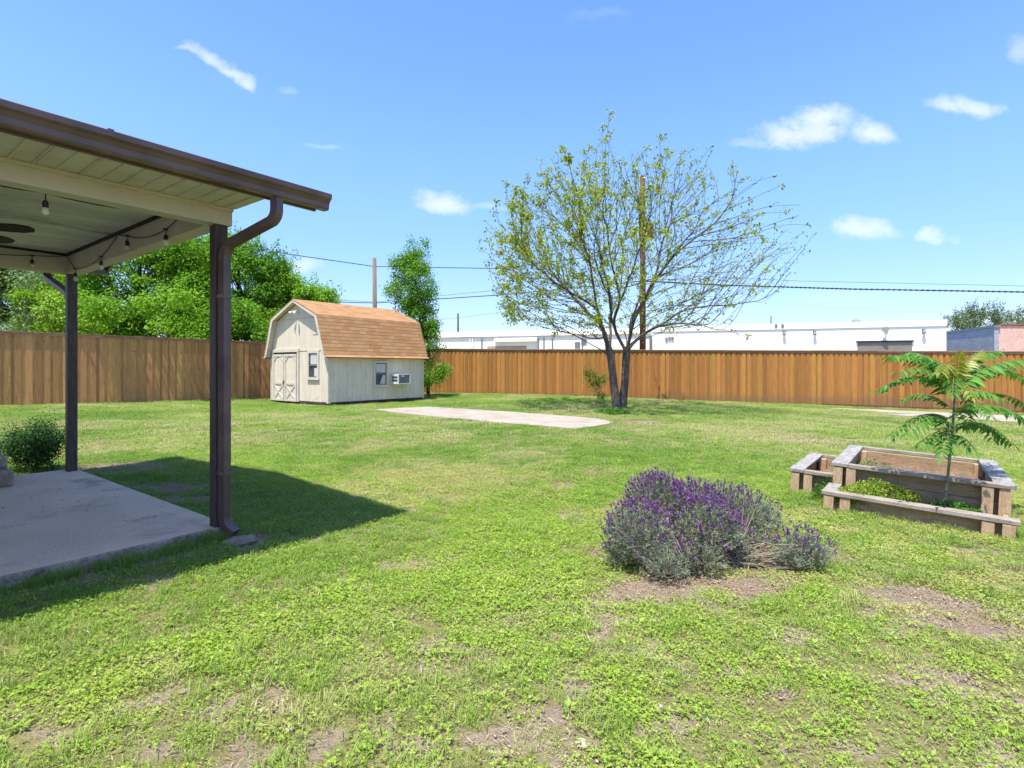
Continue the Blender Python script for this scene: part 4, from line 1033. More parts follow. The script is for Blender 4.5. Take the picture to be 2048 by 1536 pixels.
# ================================================================== THE BIG LEAFING TREE
TB = np.array([3.76, 19.2, float(gbase(3.76, 19.2))])
def t4(x, y, off=0.0):     # point on the tree's own upright plane, off metres behind it
    px, py = 940 + x / 2.477, 240 + y / 2.477; d = 19.2 + off
    return np.array([(px - CX) / F_PX * d, d, CAM_H + (HZ - py) / F_PX * d])
limbs = [  # (parent limb index or None, start fraction, points)
    ([(735, 1450, 0), (722, 1390, 0), (712, 1300, 0), (703, 1210, 0), (692, 1140, 0)], None),
    ([(745, 1450, .0), (758, 1390, .1), (768, 1290, .15), (772, 1200, .2), (775, 1150, .2)], None),
    ([(692, 1140, 0), (668, 1080, -.3), (645, 1010, -.5), (628, 930, -.6), (612, 820, -.8), (585, 700, -1.0), (540, 560, -1.3), (505, 440, -1.5)], 0),
    ([(692, 1140, 0), (700, 1060, .4), (688, 990, .6), (700, 890, .8), (665, 760, 1.2), (640, 640, 1.5), (600, 500, 1.9)], 0),
    ([(628, 930, -.6), (560, 890, -1.0), (480, 840, -1.5), (400, 790, -1.9), (300, 700, -2.3), (220, 560, -2.6)], 2),
    ([(645, 1010, -.5), (560, 930, .4), (490, 850, 1.2), (380, 740, 2.0), (260, 620, 2.6)], 2),
    ([(668, 1085, -.3), (600, 1080, -.8), (520, 1060, -1.2), (420, 1040, -1.4), (300, 1020, -1.5)], 2),
    ([(775, 1150, .2), (740, 1090, .2), (705, 1010, .0), (745, 900, -.5), (720, 780, -.9), (690, 640, -1.4), (660, 470, -1.8)], 1),
    ([(775, 1150, .2), (790, 1080, .5), (800, 980, .8), (840, 890, 1.0), (860, 760, 1.2), (850, 600, 1.4), (830, 420, 1.5)], 1),
    ([(775, 1150, .2), (800, 1040, -.2), (850, 930, -.6), (905, 820, -1.0), (980, 710, -1.3), (1080, 610, -1.6), (1200, 520, -1.9), (1270, 450, -2.0), (1320, 340, -2.0)], 1),
    ([(790, 1120, .2), (850, 1070, .6), (940, 1020, 1.0), (1060, 940, 1.5), (1180, 850, 2.0), (1290, 740, 2.4), (1420, 640, 2.8)], 1),
    ([(940, 1020, 1.0), (1050, 1005, .4), (1160, 1020, -.2), (1260, 1040, -.6), (1370, 1070, -.8)], 10),
    ([(1060, 940, 1.5), (1180, 920, 1.2), (1300, 920, .8), (1420, 900, .6), (1500, 860, .4)], 10),
    ([(905, 820, -1.0), (930, 680, -.4), (990, 520, .2), (1010, 360, .6), (1020, 240, .8)], 9),
    ([(980, 710, -1.3), (1100, 560, -2.6), (1180, 420, -3.2)], 9),
    ([(800, 980, .8), (880, 880, 2.2), (960, 740, 3.2), (1010, 560, 3.6)], 8),
    ([(705, 1010, .0), (690, 880, -1.6), (640, 760, -2.6), (600, 600, -3.2)], 7),
    ([(745, 900, -.5), (800, 760, -2.2), (860, 600, -3.0), (900, 440, -3.2)], 7),
]
seeds = []; ends = {}
for li, (pts, pl) in enumerate(limbs):
    P3 = [t4(*p) for p in pts]; prev = -1; first = True
    if pl is not None:
        cand = [i for i in ends[pl]]; prev = min(cand, key=lambda i: np.linalg.norm(seeds[i][0] - P3[0])); ids = [prev]
    else:
        seeds.append((P3[0], -1)); prev = len(seeds) - 1; ids = [prev]
    for k_ in range(1, len(P3)):
        L = np.linalg.norm(P3[k_] - P3[k_ - 1]); q = max(1, int(L / .22)); amp = .035 if L > .5 else .01
        for j in range(1, q + 1):
            p = P3[k_ - 1] + (P3[k_] - P3[k_ - 1]) * j / q + RNG.normal(size=3) * amp * (1 if li > 1 else .3)
            seeds.append((p, prev)); prev = len(seeds) - 1; ids.append(prev)
    ends[li] = ids
# attractors through a wide fan-shaped crown
AT = []
while len(AT) < 6500:
    p = RNG.uniform([-2.2, 14.0, 1.9], [10.6, 24.8, 10.4])
    dx, dy, dz = (p[0] - 4.25) / 5.05, (p[1] - 19.3) / 4.6, (p[2] - 5.2) / 3.65
    if dz < 0: dz *= 1.2
    r = math.sqrt(dx * dx + dy * dy + dz * dz)
    if r > .60 + .74 * float(fbm(p[0] * .9 + 3, p[2] * .9 + p[1] * .6, 9, 2)) or (r < .55 and RNG.random() < .75): continue
    rad_ = math.hypot(p[0] - 3.8, p[1] - 19.2)
    if p[2] < 2.0 + rad_ * .16: continue
    if rad_ < 1.0 and p[2] < 4.5: continue
    if fbm(p[0] * .8 + 7, p[2] * .8 + p[1] * .3, 3, 2) < .34: continue
    AT.append(p)
pos, par = colonise(seeds, AT, (3.76, 19.2, 1.6), step=.19, kill=.24, infl=2.2, iters=90, grav=.08)
rad, nch = radii(pos, par, .0055, 2.25); MAXR = .19
ns = len(seeds)
sc_ = np.interp(rad, [0, rad.max()], [1, MAXR / rad.max()]) if rad.max() > .19 else np.ones_like(rad) * 1
rad = rad * sc_
trunkids = ends[0] + ends[1]
for i in trunkids:
    z = pos[i][2] - TB[2]; rad[i] = max(rad[i] if rad[i] < .18 else .18, .135) * (1 + .55 * math.exp(-max(z, 0) / .28))
tree = empty('leafing_tree', TB, 0, 'large spreading tree with forked dark trunk and sparse yellow-green spring leaves', 'tree')
pos[ends[0][0]][2] -= .1; pos[ends[1][0]][2] -= .1
tr_mask = set(trunkids)
BV = branch_mesh(pos, par, rad, nch, 12)
np_obj('trunk', BV, M['bark'], tree, True, TB)
# leaves near the ends of twigs
thin = np.where((rad < .012))[0]
lp, ln, ld = [], [], []
for i in thin:
    p = pos[i]; left = np.clip((6.8 - p[0]) / 6.5, .0, 1.0); up_ = np.clip((p[2] - 3.2) / 4.5, .25, 1)
    dens = (.42 + .75 * left) * (.5 + .6 * up_) * (2.6 if nch[i] == 0 else .4)
    dens *= 1.5 * np.clip((fbm(p[0] * 1.1, p[2] * 1.1 + p[1], 21, 2) - .28) * 3.2, .12, 1.5)
    k = RNG.poisson(dens * 5.6)
    if k == 0: continue
    c = p + RNG.normal(size=(k, 3)) * .06
    lp.append(c)
lp = np.vstack(lp); n = len(lp)
N_ = unit(RNG.normal(size=(n, 3)) + np.array([0, 0, .5])); D_ = RNG.normal(size=(n, 3)) + np.array([0, 0, -.5])
M['leaf_spring'] = foliage('leaf_spring', (.37, .43, .03), (.22, .35, .04), .5, (.46, .40, .05), var=.3)
print('big tree nodes', len(pos), 'leaves', n)
np_obj('crown', leaf_quads(lp, N_, RNG.uniform(.06, .135, n), .55, D=D_), M['leaf_spring'], tree, False, TB)

# ================================================================== DENSE TREES BEHIND THE FENCE
def dense_tree(name, base, lobes, nleaf, lsize, mat, label, group=None, trunk_r=.16, cl=.55, seed=0, tex=1.0, bark=None, droop=.3, cat_='tree', nclump=150):
    rng = np.random.default_rng(100 + seed); base = np.array(base, float)
    root = empty(name, base, 0, label, cat_, group)
    cl_c = []; vol = np.array([a * b * c for (_, (a, b, c)) in lobes]); vol = vol / vol.sum()
    for (c, r), vf in zip(lobes, vol):
        c = np.array(c, float); r = np.array(r, float); k = max(6, int(nclump * vf))
        d = unit(rng.normal(size=(k, 3))); rr_ = rng.uniform(.35, 1.0, (k, 1)) ** .45
        cl_c.append(c + d * r * rr_)
    cc = np.vstack(cl_c); per = max(3, nleaf // len(cc)); cr = cl * rng.uniform(.55, 1.35, len(cc))
    ctr = np.array(lobes[0][0], float)
    P_, N2, D2_ = [], [], []
    for c, r in zip(cc, cr):
        k = int(per * (r / cl) ** 1.6)
        if k < 3: continue
        d = unit(rng.normal(size=(k, 3))); q = c + d * np.array([r, r, r * .8]) * (rng.uniform(.25, 1.05, (k, 1)) ** .6)
        q += rng.normal(size=(k, 3)) * .05
        o_ = unit(c - ctr) * .4
        P_.append(q); N2.append(unit(d * .5 + o_ + rng.normal(size=(k, 3)) * .55 + np.array([0, 0, .55]))); D2_.append(d + rng.normal(size=(k, 3)) * .5 + np.array([0, 0, -droop]))
        # twigs that poke out
        if rng.random() < .7:
            tip_d = unit(unit(c - ctr) + rng.normal(size=3) * .5 + np.array([0, 0, .5])); k2 = int(per * .12) + 2
            tt = rng.uniform(.5, 1.9, (k2, 1)) * r
            P_.append(c + tip_d * tt + rng.normal(size=(k2, 3)) * .07); N2.append(unit(rng.normal(size=(k2, 3)) + np.array([0, 0, .6]))); D2_.append(rng.normal(size=(k2, 3)))
    P_ = np.vstack(P_); N2 = np.vstack(N2); D2_ = np.vstack(D2_)
    np_obj('crown', leaf_quads(P_, N2, rng.uniform(.7, 1.3, len(P_)) * lsize, .62, rng, D=D2_), mat, root, False, base)
    parts = []; top = max(c[2] for c, _ in lobes) 
    tp = [base + np.array([0, 0, -.15]), base + np.array([.05, .02, (top - base[2]) * .35]), base + (ctr - base) * .75, np.array([ctr[0], ctr[1], top])]
    tp = np.array([np.array(tp[0]) + (tp[-1] - tp[0]) * 0] + tp[1:])
    parts.append(tube_np(tp, [trunk_r * 1.25, trunk_r, trunk_r * .6, trunk_r * .2], 10))
    sel = rng.permutation(len(cc))[:min(len(cc), 70)]
    for i in sel:
        c = cc[i]; f = rng.uniform(.25, .8); s = tp[1] + (tp[3] - tp[1]) * f * .7
        mid = (s + c) / 2 + np.array([0, 0, -.15]) + rng.normal(size=3) * .12
        parts.append(tube_np([s, mid, c], [trunk_r * .2, trunk_r * .1, .010], 5))
    np_obj('trunk', cat(parts), bark or M['bark'], root, True, base)
    return root
M['leaf_bright'] = foliage('leaf_bright', (.11, .29, .016), (.28, .49, .03), .48, var=.3, gloss=.6, spec=.2)
M['leaf_mid'] = foliage('leaf_mid', (.08, .235, .016), (.23, .43, .03), .47, var=.3, gloss=.6, spec=.2)
M['leaf_pale'] = foliage('leaf_pale', (.12, .22, .06), (.22, .31, .12), .35, (.32, .36, .22), var=.25, gloss=.6, spec=.2)
M['leaf_dark'] = foliage('leaf_dark', (.018, .055, .012), (.045, .115, .02), .2, var=.35, gloss=.3, spec=.5)
M['leaf_slim'] = foliage('leaf_slim', (.10, .28, .02), (.22, .43, .04), .48, var=.3, gloss=.4)
def A3(px, py, d): return tuple(at(px, py, d))
def lobe(px, py, d, rx, ry, rz): return (A3(px, py, d), (rx, ry, rz))
GRP = 'leafy trees behind the left fence'
def G(x, y): return (x, y, float(gbase(x, y)))
b1 = at(-60, 700, 24.5)
dense_tree('broadleaf_tree', G(b1.x, 24.5), [lobe(-90, 560, 24.5, 3.4, 2.6, 2.6), lobe(40, 610, 23.5, 1.8, 1.8, 1.5), lobe(0, 665, 22.5, 2.8, 1.2, 1.0), lobe(-40, 470, 25.5, 2.8, 2.5, 2.2)], 36000, .115, M['leaf_pale'], 'pale grey-green loose tree at the far left edge behind the fence', GRP, .2, .5, 1, nclump=170)
b1 = at(60, 700, 27)
dense_tree('broadleaf_tree', G(b1.x, 27.5), [lobe(50, 560, 27.5, 2.6, 2.4, 2.7), lobe(140, 600, 27, 1.8, 2, 1.6), lobe(110, 670, 25, 2.4, 1.4, 1.2)], 34000, .12, M['leaf_mid'], 'dark green tree seen left of the far patio post', GRP, .2, .55, 2, nclump=130)
b1 = at(115, 700, 22.5)
dense_tree('shrub', G(b1.x, 22.3), [lobe(110, 625, 22.0, 1.0, .8, .85), lobe(70, 600, 22.4, .6, .6, .6), lobe(150, 655, 21.9, .7, .6, .45)], 6000, .11, foliage('leaf_lime', (.17, .33, .025), (.32, .50, .05), .42, var=.25), 'lime green young tree poking above the fence by the far patio post', GRP, .06, .38, 3, nclump=34)
b1 = at(270, 700, 26.5)
dense_tree('broadleaf_tree', G(b1.x, 26.6), [lobe(280, 560, 26.6, 3.5, 2.6, 2.9), lobe(210, 630, 25.2, 2.0, 1.6, 1.5), lobe(350, 500, 27.5, 2.2, 2.2, 1.7), lobe(390, 620, 25.8, 1.7, 1.6, 1.5), lobe(300, 670, 24.8, 3.2, 1.3, 1.2), lobe(210, 625, 19.6, .9, .55, .4), lobe(335, 610, 21.0, 1.2, .6, .5)], 80000, .125, M['leaf_bright'], 'bright green dense tree between the two patio posts', GRP, .24, .56, 4, nclump=350)
b1 = at(490, 700, 28.5)
dense_tree('broadleaf_tree', G(b1.x, 28.8), [lobe(475, 575, 28.8, 2.2, 2.2, 2.6), lobe(525, 530, 29, 1.2, 1.4, 1.2), lobe(440, 505, 29, 1.1, 1.5, 1.0), lobe(430, 630, 27.5, 1.6, 1.6, 1.5), lobe(520, 630, 27.7, 1.2, 1.5, 1.5), lobe(470, 672, 26.8, 2.6, 1.2, 1.1), lobe(470, 618, 22.6, 1.0, .6, .5)], 54000, .125, M['leaf_mid'], 'tall green tree just right of the near patio post', GRP, .22, .54, 5, nclump=260)
b1 = at(610, 700, 29.5)
dense_tree('broadleaf_tree', G(b1.x, 30.5), [lobe(600, 612, 30, 1.6, 1.7, 1.5), lobe(560, 580, 30, 1.1, 1.3, 1.2), lobe(642, 600, 30.2, 1.0, 1.2, .8), lobe(560, 650, 29, 1.3, 1.3, 1.2), lobe(540, 680, 28.2, 1.6, 1, .9), lobe(660, 610, 30.2, .8, 1, .6)], 32000, .12, M['leaf_bright'], 'lower bright green tree directly behind the shed gable', GRP, .16, .46, 6, nclump=140)
# slim tree behind the shed
b1 = at(856, 795, 25.6)
dense_tree('slim_tree', G(b1.x, 25.6), [lobe(828, 570, 25.6, 1.0, .9, 1.5), lobe(815, 540, 25.6, .75, .7, .6), lobe(800, 525, 25.5, .4, .4, .45), lobe(845, 505, 25.7, .35, .4, .75), lobe(826, 495, 25.6, .22, .3, .55), lobe(838, 640, 25.6, .75, .8, 1.0), lobe(856, 690, 25.5, .5, .6, .95), lobe(785, 580, 25.5, .35, .4, .3), lobe(866, 660, 25.4, .28, .3, .45), lobe(862, 750, 25.2, .7, .6, .45), lobe(885, 738, 24.9, .35, .3, .22), lobe(850, 770, 25.2, .4, .5, .35)],
           26000, .085, M['leaf_slim'], 'slim upright bright green tree just behind the right end of the shed', None, .07, .26, 7, nclump=260)
# far trees over the block building
b1 = at(1950, 690, 75)
far_leaf = foliage('leaf_far', (.07, .12, .035), (.13, .19, .06), .3, var=.2)
dense_tree('distant_tree', (b1.x, 75, -1), [lobe(1950, 650, 75, 4.6, 3, 2.2), lobe(1965, 622, 75, 2.6, 2.2, 1.1), lobe(1912, 655, 75, 1.8, 2, 1.3)], 9000, .2, far_leaf, 'rounded distant tree above the blue-grey block wall', 'distant trees beyond the buildings', .3, .6, 8, nclump=130)
b1 = at(2040, 690, 80)
dense_tree('distant_tree', (b1.x, 80, -1), [lobe(2045, 645, 80, 3.6, 3, 2.2), lobe(2095, 640, 82, 4, 3, 2.4)], 7000, .21, far_leaf, 'distant tree at the right edge above the pink wall', 'distant trees beyond the buildings', .3, .6, 9, nclump=110)
# trees outside the frame at the left whose shade falls on the lawn and fence
b1 = (-23.5, 17.0)
dense_tree('shade_tree', G(*b1), [((-22.6, 15.6, 5.4), (2.6, 2.6, 2.2)), ((-20.4, 15.2, 4.3), (1.6, 1.5, 1.0))], 14000, .13, M['leaf_bright'], 'broad green tree standing just outside the left edge of the yard', 'leafy trees behind the left fence', .2, .6, 10, nclump=110)

# ================================================================== SMALL SHRUBS
bp_ = gp(68, 945)
M['leaf_bush'] = foliage('leaf_bush', (.018, .07, .013), (.05, .145, .025), .25, var=.4, gloss=.6, spec=.15)
dense_tree('round_bush', G(*bp_), [((bp_[0], bp_[1], .38), (.30, .30, .26)), ((bp_[0] - .12, bp_[1], .28), (.22, .2, .18)), ((bp_[0] + .15, bp_[1] - .03, .27), (.20, .2, .18)), ((bp_[0] + .08, bp_[1], .6), (.10, .1, .08)), ((bp_[0] - .2, bp_[1], .46), (.08, .1, .07)), ((bp_[0] + .27, bp_[1], .44), (.07, .1, .06))], 9000, .026, M['leaf_bush'], 'small dark green rounded bush beside the far patio post', None, .012, .085, 11, cat_='bush', nclump=150)
sp_ = gp(1208, 808)
dense_tree('sapling', G(sp_[0], sp_[1] + .3), [(A3(1190, 765, sp_[1]), (.22, .2, .32)), (A3(1180, 750, sp_[1]), (.18, .15, .2)), (A3(1200, 790, sp_[1]), (.2, .2, .2)), (A3(1205, 758, sp_[1]), (.15, .15, .15))], 900, .07, M['leaf_slim'], 'leafy young shoot growing left of the large tree trunk', None, .012, .12, 12, cat_='sapling', nclump=26)

def clump(name, c, r, n, size, mat, label, catg, hgt=.15, seed=0, asp=.5, up=.7):
    rng = np.random.default_rng(seed); c = np.array(c, float)
    a = rng.uniform(0, 2 * np.pi, n); q = np.sqrt(rng.random(n)); P_ = np.stack([c[0] + np.cos(a) * q * r[0], c[1] + np.sin(a) * q * r[1], c[2] + rng.random(n) * hgt * (1.1 - q * .7)], 1)
    N2 = unit(rng.normal(size=(n, 3)) + np.array([0, 0, up])); D = rng.normal(size=(n, 3)) + np.array([0, 0, .3])
    parts = [leaf_quads(P_, N2, rng.uniform(.6, 1.3, n) * size, asp, rng, D=D)]
    for i in rng.permutation(n)[:n // 9]:
        p = P_[i]; b = np.array([c[0] + (p[0] - c[0]) * .7, c[1] + (p[1] - c[1]) * .7, c[2] - .01]); parts.append(tube_np([b, (b + p) / 2 + rng.normal(size=3) * .01, p], [.0022, .0018, .001], 3))
    o = np_obj(name, cat(parts), mat, None, False, c); o.location = c
    return tag(o, label, catg)
M['weed'] = foliage('weed_leaf', (.20, .32, .03), (.36, .44, .06), .4, (.45, .42, .10), var=.25, nscale=6)
M['weed_green'] = foliage('weed_green', (.06, .17, .02), (.12, .28, .03), .35, var=.25, nscale=6)
tg_ = gp(1225, 828)
clump('ground_weeds', (*tg_, float(gbase(*tg_))), (.55, .5), 1500, .055, M['weed_green'], 'bright green weeds around the foot of the large tree', 'weeds', .22, 31)

# ================================================================== RAISED BEDS
tilt = -.045
bed_o = Vector((3.48, 5.91, 0)); vb = Vector((.794, -.608, 0)).normalized(); ub = Vector((.608, .794, 0)).normalized()
bed = empty('raised_garden_bed', bed_o, math.atan2(vb.y, vb.x), 'three-tier raised planter of tan planks with weathered grey caps on the lawn at right', 'raised bed')
bed.rotation_euler = (0, -tilt * -1 * -1, math.atan2(vb.y, vb.x)) if False else (0, .045, math.atan2(vb.y, vb.x))
# local: x along the front (right), y away (u), z up
def plank_box(x0, x1, y0, y1, z0, z1, rows, th=.038, gapc=None):
    for i in range(rows):
        h0 = z0 + (z1 - z0) * i / rows + .002; h1 = z0 + (z1 - z0) * (i + 1) / rows - .002
        j = lambda: random.uniform(-.003, .003)
        for (a_, b2, c_, d_, part) in ((x0, x1, y0, y0 + th, 'f'), (x0, x1, y1 - th, y1, 'b')):
            mb = MB(); mb.box(a_, b2, c_ + j(), d_ + j(), h0, h1); mb.build('plank', M['tan_wood'], bed, bevel=.003)
        for (a_, b2) in ((x0 + .002, x0 + th), (x1 - th, x1 - .002)):
            mb = MB(); jj = j(); mb.box(a_ + jj, b2 + jj, y0 + th + .003, y1 - th - .003, h0, h1); mb.build('plank', M['tan_wood'], bed, bevel=.003)
def cap(x0, x1, y0, y1, z, th=.04, rz=0):
    mb = MB(); k = 1; cx_, cy_ = (x0 + x1) / 2, (y0 + y1) / 2
    Mx = Matrix.Translation((cx_, cy_, z)) @ Matrix.Rotation(rz, 4, 'Z') @ Matrix.Rotation(random.uniform(-.008, .008), 4, 'X')
    mb.box(x0 - cx_, x1 - cx_, y0 - cy_, y1 - cy_, 0, th, Mx)
    o = mb.build('cap_board', M['weathered'] if (x1 - x0) > (y1 - y0) else M['weathered_y'], bed, bevel=.006); return o
M['weathered_y'] = surf('weathered_board_y', (.36, .34, .31), (.22, .205, .185), 2.2, .85, .15, stretch=(14, 2.4, 14), bump=.6, bscale=16, island=.1, c3=(.12, .11, .1), s3=1.2, t3=(.58, .8), dist=.006)
def post(x, y, z1, w_=.088, z0=-.1):
    mb = MB(); r = random.uniform(-.01, .01); Mx = Matrix.Translation((x, y, 0)) @ Matrix.Rotation(r, 4, 'Z')
    mb.box(-w_ / 2, w_ / 2, -w_ / 2, w_ / 2, z0, z1, Mx); mb.build('post', M['post_wood'], bed, bevel=.005)
HM, HB, HL = .335, .115, .18
ML, MD = 1.40, 1.62          # main box
plank_box(.05, ML - .04, .05, MD - .05, -.08, HM, 3)
for x, y in ((.035, .0), (.155, .0), (ML - .15, .0), (ML - .025, .005), (.035, MD), (ML - .03, MD)): post(x, y, HM + .002)
for x, y in ((.135, .135), (ML - .13, MD - .13), (.135, MD - .135)): post(x, y, HM + .0015, .085, 0)
cap(-.03, .125, -.05, MD + .05, HM + .004)
cap(ML - .125, ML + .035, -.05 + .02, MD - .05, HM + .012, rz=.02)
cap(.127, ML + .01, -.05, .045, HM + .0035); cap(.127, ML - .08, MD - .05, MD + .045, HM + .004)
mb = MB()
def soil_patch(x0, x1, y0, y1, z, name='soil'):
    nx, ny = 40, 40; mb = MB(); vs = []
    for j in range(ny + 1):
        for i in range(nx + 1):
            x = x0 + (x1 - x0) * i / nx; y = y0 + (y1 - y0) * j / ny
            vs.append((x, y, z + (float(fbm(x * 6, y * 6, 5)) - .5) * .07 + (float(vnoise(x * 40, y * 40, 8)) - .5) * .012))
    fs = [(j * (nx + 1) + i, j * (nx + 1) + i + 1, (j + 1) * (nx + 1) + i + 1, (j + 1) * (nx + 1) + i) for j in range(ny) for i in range(nx)]
    mb.add(vs, fs); return mb.build(name, M['soil'], bed, smooth=True, recalc=False)
soil_patch(.09, ML - .08, .09, MD - .09, .20)
# front bench tier
fy0 = -.49
mb = MB(); mb.box(-.03, ML + .0, fy0 + .03, fy0 + .066, -.1, HB - .01); mb.build('plank', M['tan_wood'], bed, bevel=.003)
mb = MB(); mb.box(-.02, .016, fy0 + .07, -.045, -.1, HB - .01); mb.build('plank', M['tan_wood'], bed, bevel=.003)
mb = MB(); mb.box(ML - .04, ML - .002, fy0 + .07, -.045, -.1, HB - .01); mb.build('plank', M['tan_wood'], bed, bevel=.003)
for x, y in ((.02, fy0), (.16, fy0 + .005), (ML - .17, fy0), (ML - .035, fy0 - .005)): post(x, y, HB + .001, z0=-.16)
cap(-.045, ML + .04, fy0 - .05, fy0 + .09, HB + .004)
cap(-.04, .08, fy0 + .092, -.05, HB + .005)
soil_patch(.02, ML - .045, fy0 + .07, .045, .055)
# left tier
lx0, ly0, ly1 = -.43, .16, 1.56
for (a_, b2, c_, d_) in ((lx0 + .05, -.01, ly0 + .035, ly0 + .07), (lx0 + .05, -.01, ly1 - .07, ly1 - .035), (lx0 + .03, lx0 + .065, ly0 + .072, ly1 - .072)):
    mb = MB(); mb.box(a_, b2, c_, d_, -.08, HL - .003); mb.build('plank', M['tan_wood'], bed, bevel=.003)
for x, y in ((lx0 + .03, ly0), (lx0 + .16, ly0 + .005), (lx0 + .13, ly1 - .12), (lx0 + .02, ly1 - .02)): post(x, y, HL)
cap(lx0 - .035, lx0 + .115, ly0 - .05, ly1 + .02, HL + .003)
cap(lx0 + .117, .0, ly0 - .045, ly0 + .045, HL + .002); cap(lx0 + .117, .0, ly1 - .07, ly1 + .02, HL + .002)
soil_patch(lx0 + .07, -.02, ly0 + .07, ly1 - .07, .04)
def bw(x, y, z=0): return bed_o + vb * x + ub * y + Vector((0, 0, z - .045 * x))
# weeds in the beds
p = bw(.38, -.2, .05); clump('bed_weeds', p, (.44, .21), 9500, .021, M['weed'], 'yellow-green leafy weeds filling the left end of the front tier', 'weeds', .24, 41, .6)
o = bpy.data.objects[-1] if False else None
p = bw(.95, -.16, .05); clump('bed_weeds', p, (.36, .16), 1300, .026, M['weed_green'], 'dark green trailing weeds around the young sumac stem', 'weeds', .13, 42, .7)
p = bw(-.22, .4, .03); clump('bed_weeds', p, (.16, .3), 900, .03, M['weed'], 'small green weeds in the low left tier', 'weeds', .13, 43, .35)
p = bw(-.06, -.06, .0); clump('bed_weeds', p, (.14, .12), 350, .04, M['weed_green'], 'weeds sprouting at the outer left corner of the front tier', 'weeds', .2, 44, .3)
p = bw(.3, 1.1, .2); clump('bed_weeds', p, (.15, .3), 180, .025, M['weed_green'], 'few thin sprigs in the soil of the main planter', 'weeds', .12, 45, .5)

# ================================================================== YOUNG SUMAC-LIKE TREE
sb = bw(.94, -.14, .05); S0 = np.array(sb)
sap = empty('young_tree', sb, 0, 'thin-stemmed young tree with long feathery drooping fronds growing from the raised bed', 'tree')
topn = np.array(at(1908, 770, 5.35))
def stem(f):
    return S0 + (topn - S0) * f + np.array([.03 * math.sin(f * 3.2), .02 * math.sin(f * 4), 0])
fs_ = np.linspace(0, 1, 12)
np_obj('trunk', tube_np([stem(f) for f in fs_] , np.interp(fs_, [0, 1], [.0135, .009]), 10), surf('sapling_stem', (.22, .19, .12), (.16, .17, .08), 6, .8, .2, bump=.3), sap, True, S0)
frond_leaf = foliage('frond_leaf', (.045, .155, .022), (.135, .31, .04), .38, var=.22, gloss=.5, spec=.2, nscale=2)
frond_new = foliage('frond_new', (.20, .27, .03), (.28, .30, .045), .4, var=.2, gloss=.35, nscale=3)
rachis_m = surf('rachis', (.2, .26, .06), (.28, .22, .08), 5, .6, .3, bump=0)
FR = [  # start fraction on stem, tip pixel, tip depth offset, pairs, arch, new
    (1.0, (1770, 712), -.15, 15, .10, 0), (.99, (1815, 704), .30, 14, .12, 0), (.95, (1748, 782), .05, 15, .12, 0), (1.0, (1920, 700), -.25, 12, .10, 1), (1.0, (1962, 702), .1, 13, .12, 1),
    (.98, (2000, 700), .25, 14, .12, 0), (.97, (2062, 718), -.1, 16, .12, 0), (.93, (2075, 770), .05, 16, .14, 0), (.90, (1990, 742), .45, 13, .14, 0), (.96, (1878, 745), -.55, 11, .12, 1), (.97, (1905, 790), -.6, 11, .14, 0),
    (.85, (2070, 818), .1, 15, .15, 0), (.78, (2075, 852), -.15, 15, .16, 0), (.80, (1800, 800), .35, 12, .14, 0), (.72, (1820, 838), .2, 12, .14, 0), (.66, (1776, 875), -.05, 13, .15, 0), (.64, (2030, 892), .1, 14, .17, 0), (.6, (1838, 890), -.3, 11, .13, 0),
    (.56, (1882, 915), -.45, 10, .13, 0), (.60, (1950, 905), -.3, 10, .13, 0), (.7, (1940, 850), .5, 11, .14, 0), (.88, (1850, 760), .5, 12, .14, 0), (.58, (1880, 860), .4, 10, .12, 0), (.94, (1945, 795), -.4, 10, .14, 1)]
FR += [(.92, (1790, 745), -.35, 12, .12, 0), (.9, (2010, 800), -.3, 13, .13, 0), (.75, (1985, 835), -.45, 12, .13, 0), (.99, (1850, 715), -.1, 12, .1, 0), (1.0, (2040, 735), .35, 14, .12, 0), (.68, (1810, 868), -.35, 11, .13, 0), (.62, (1990, 880), .45, 12, .14, 0)]
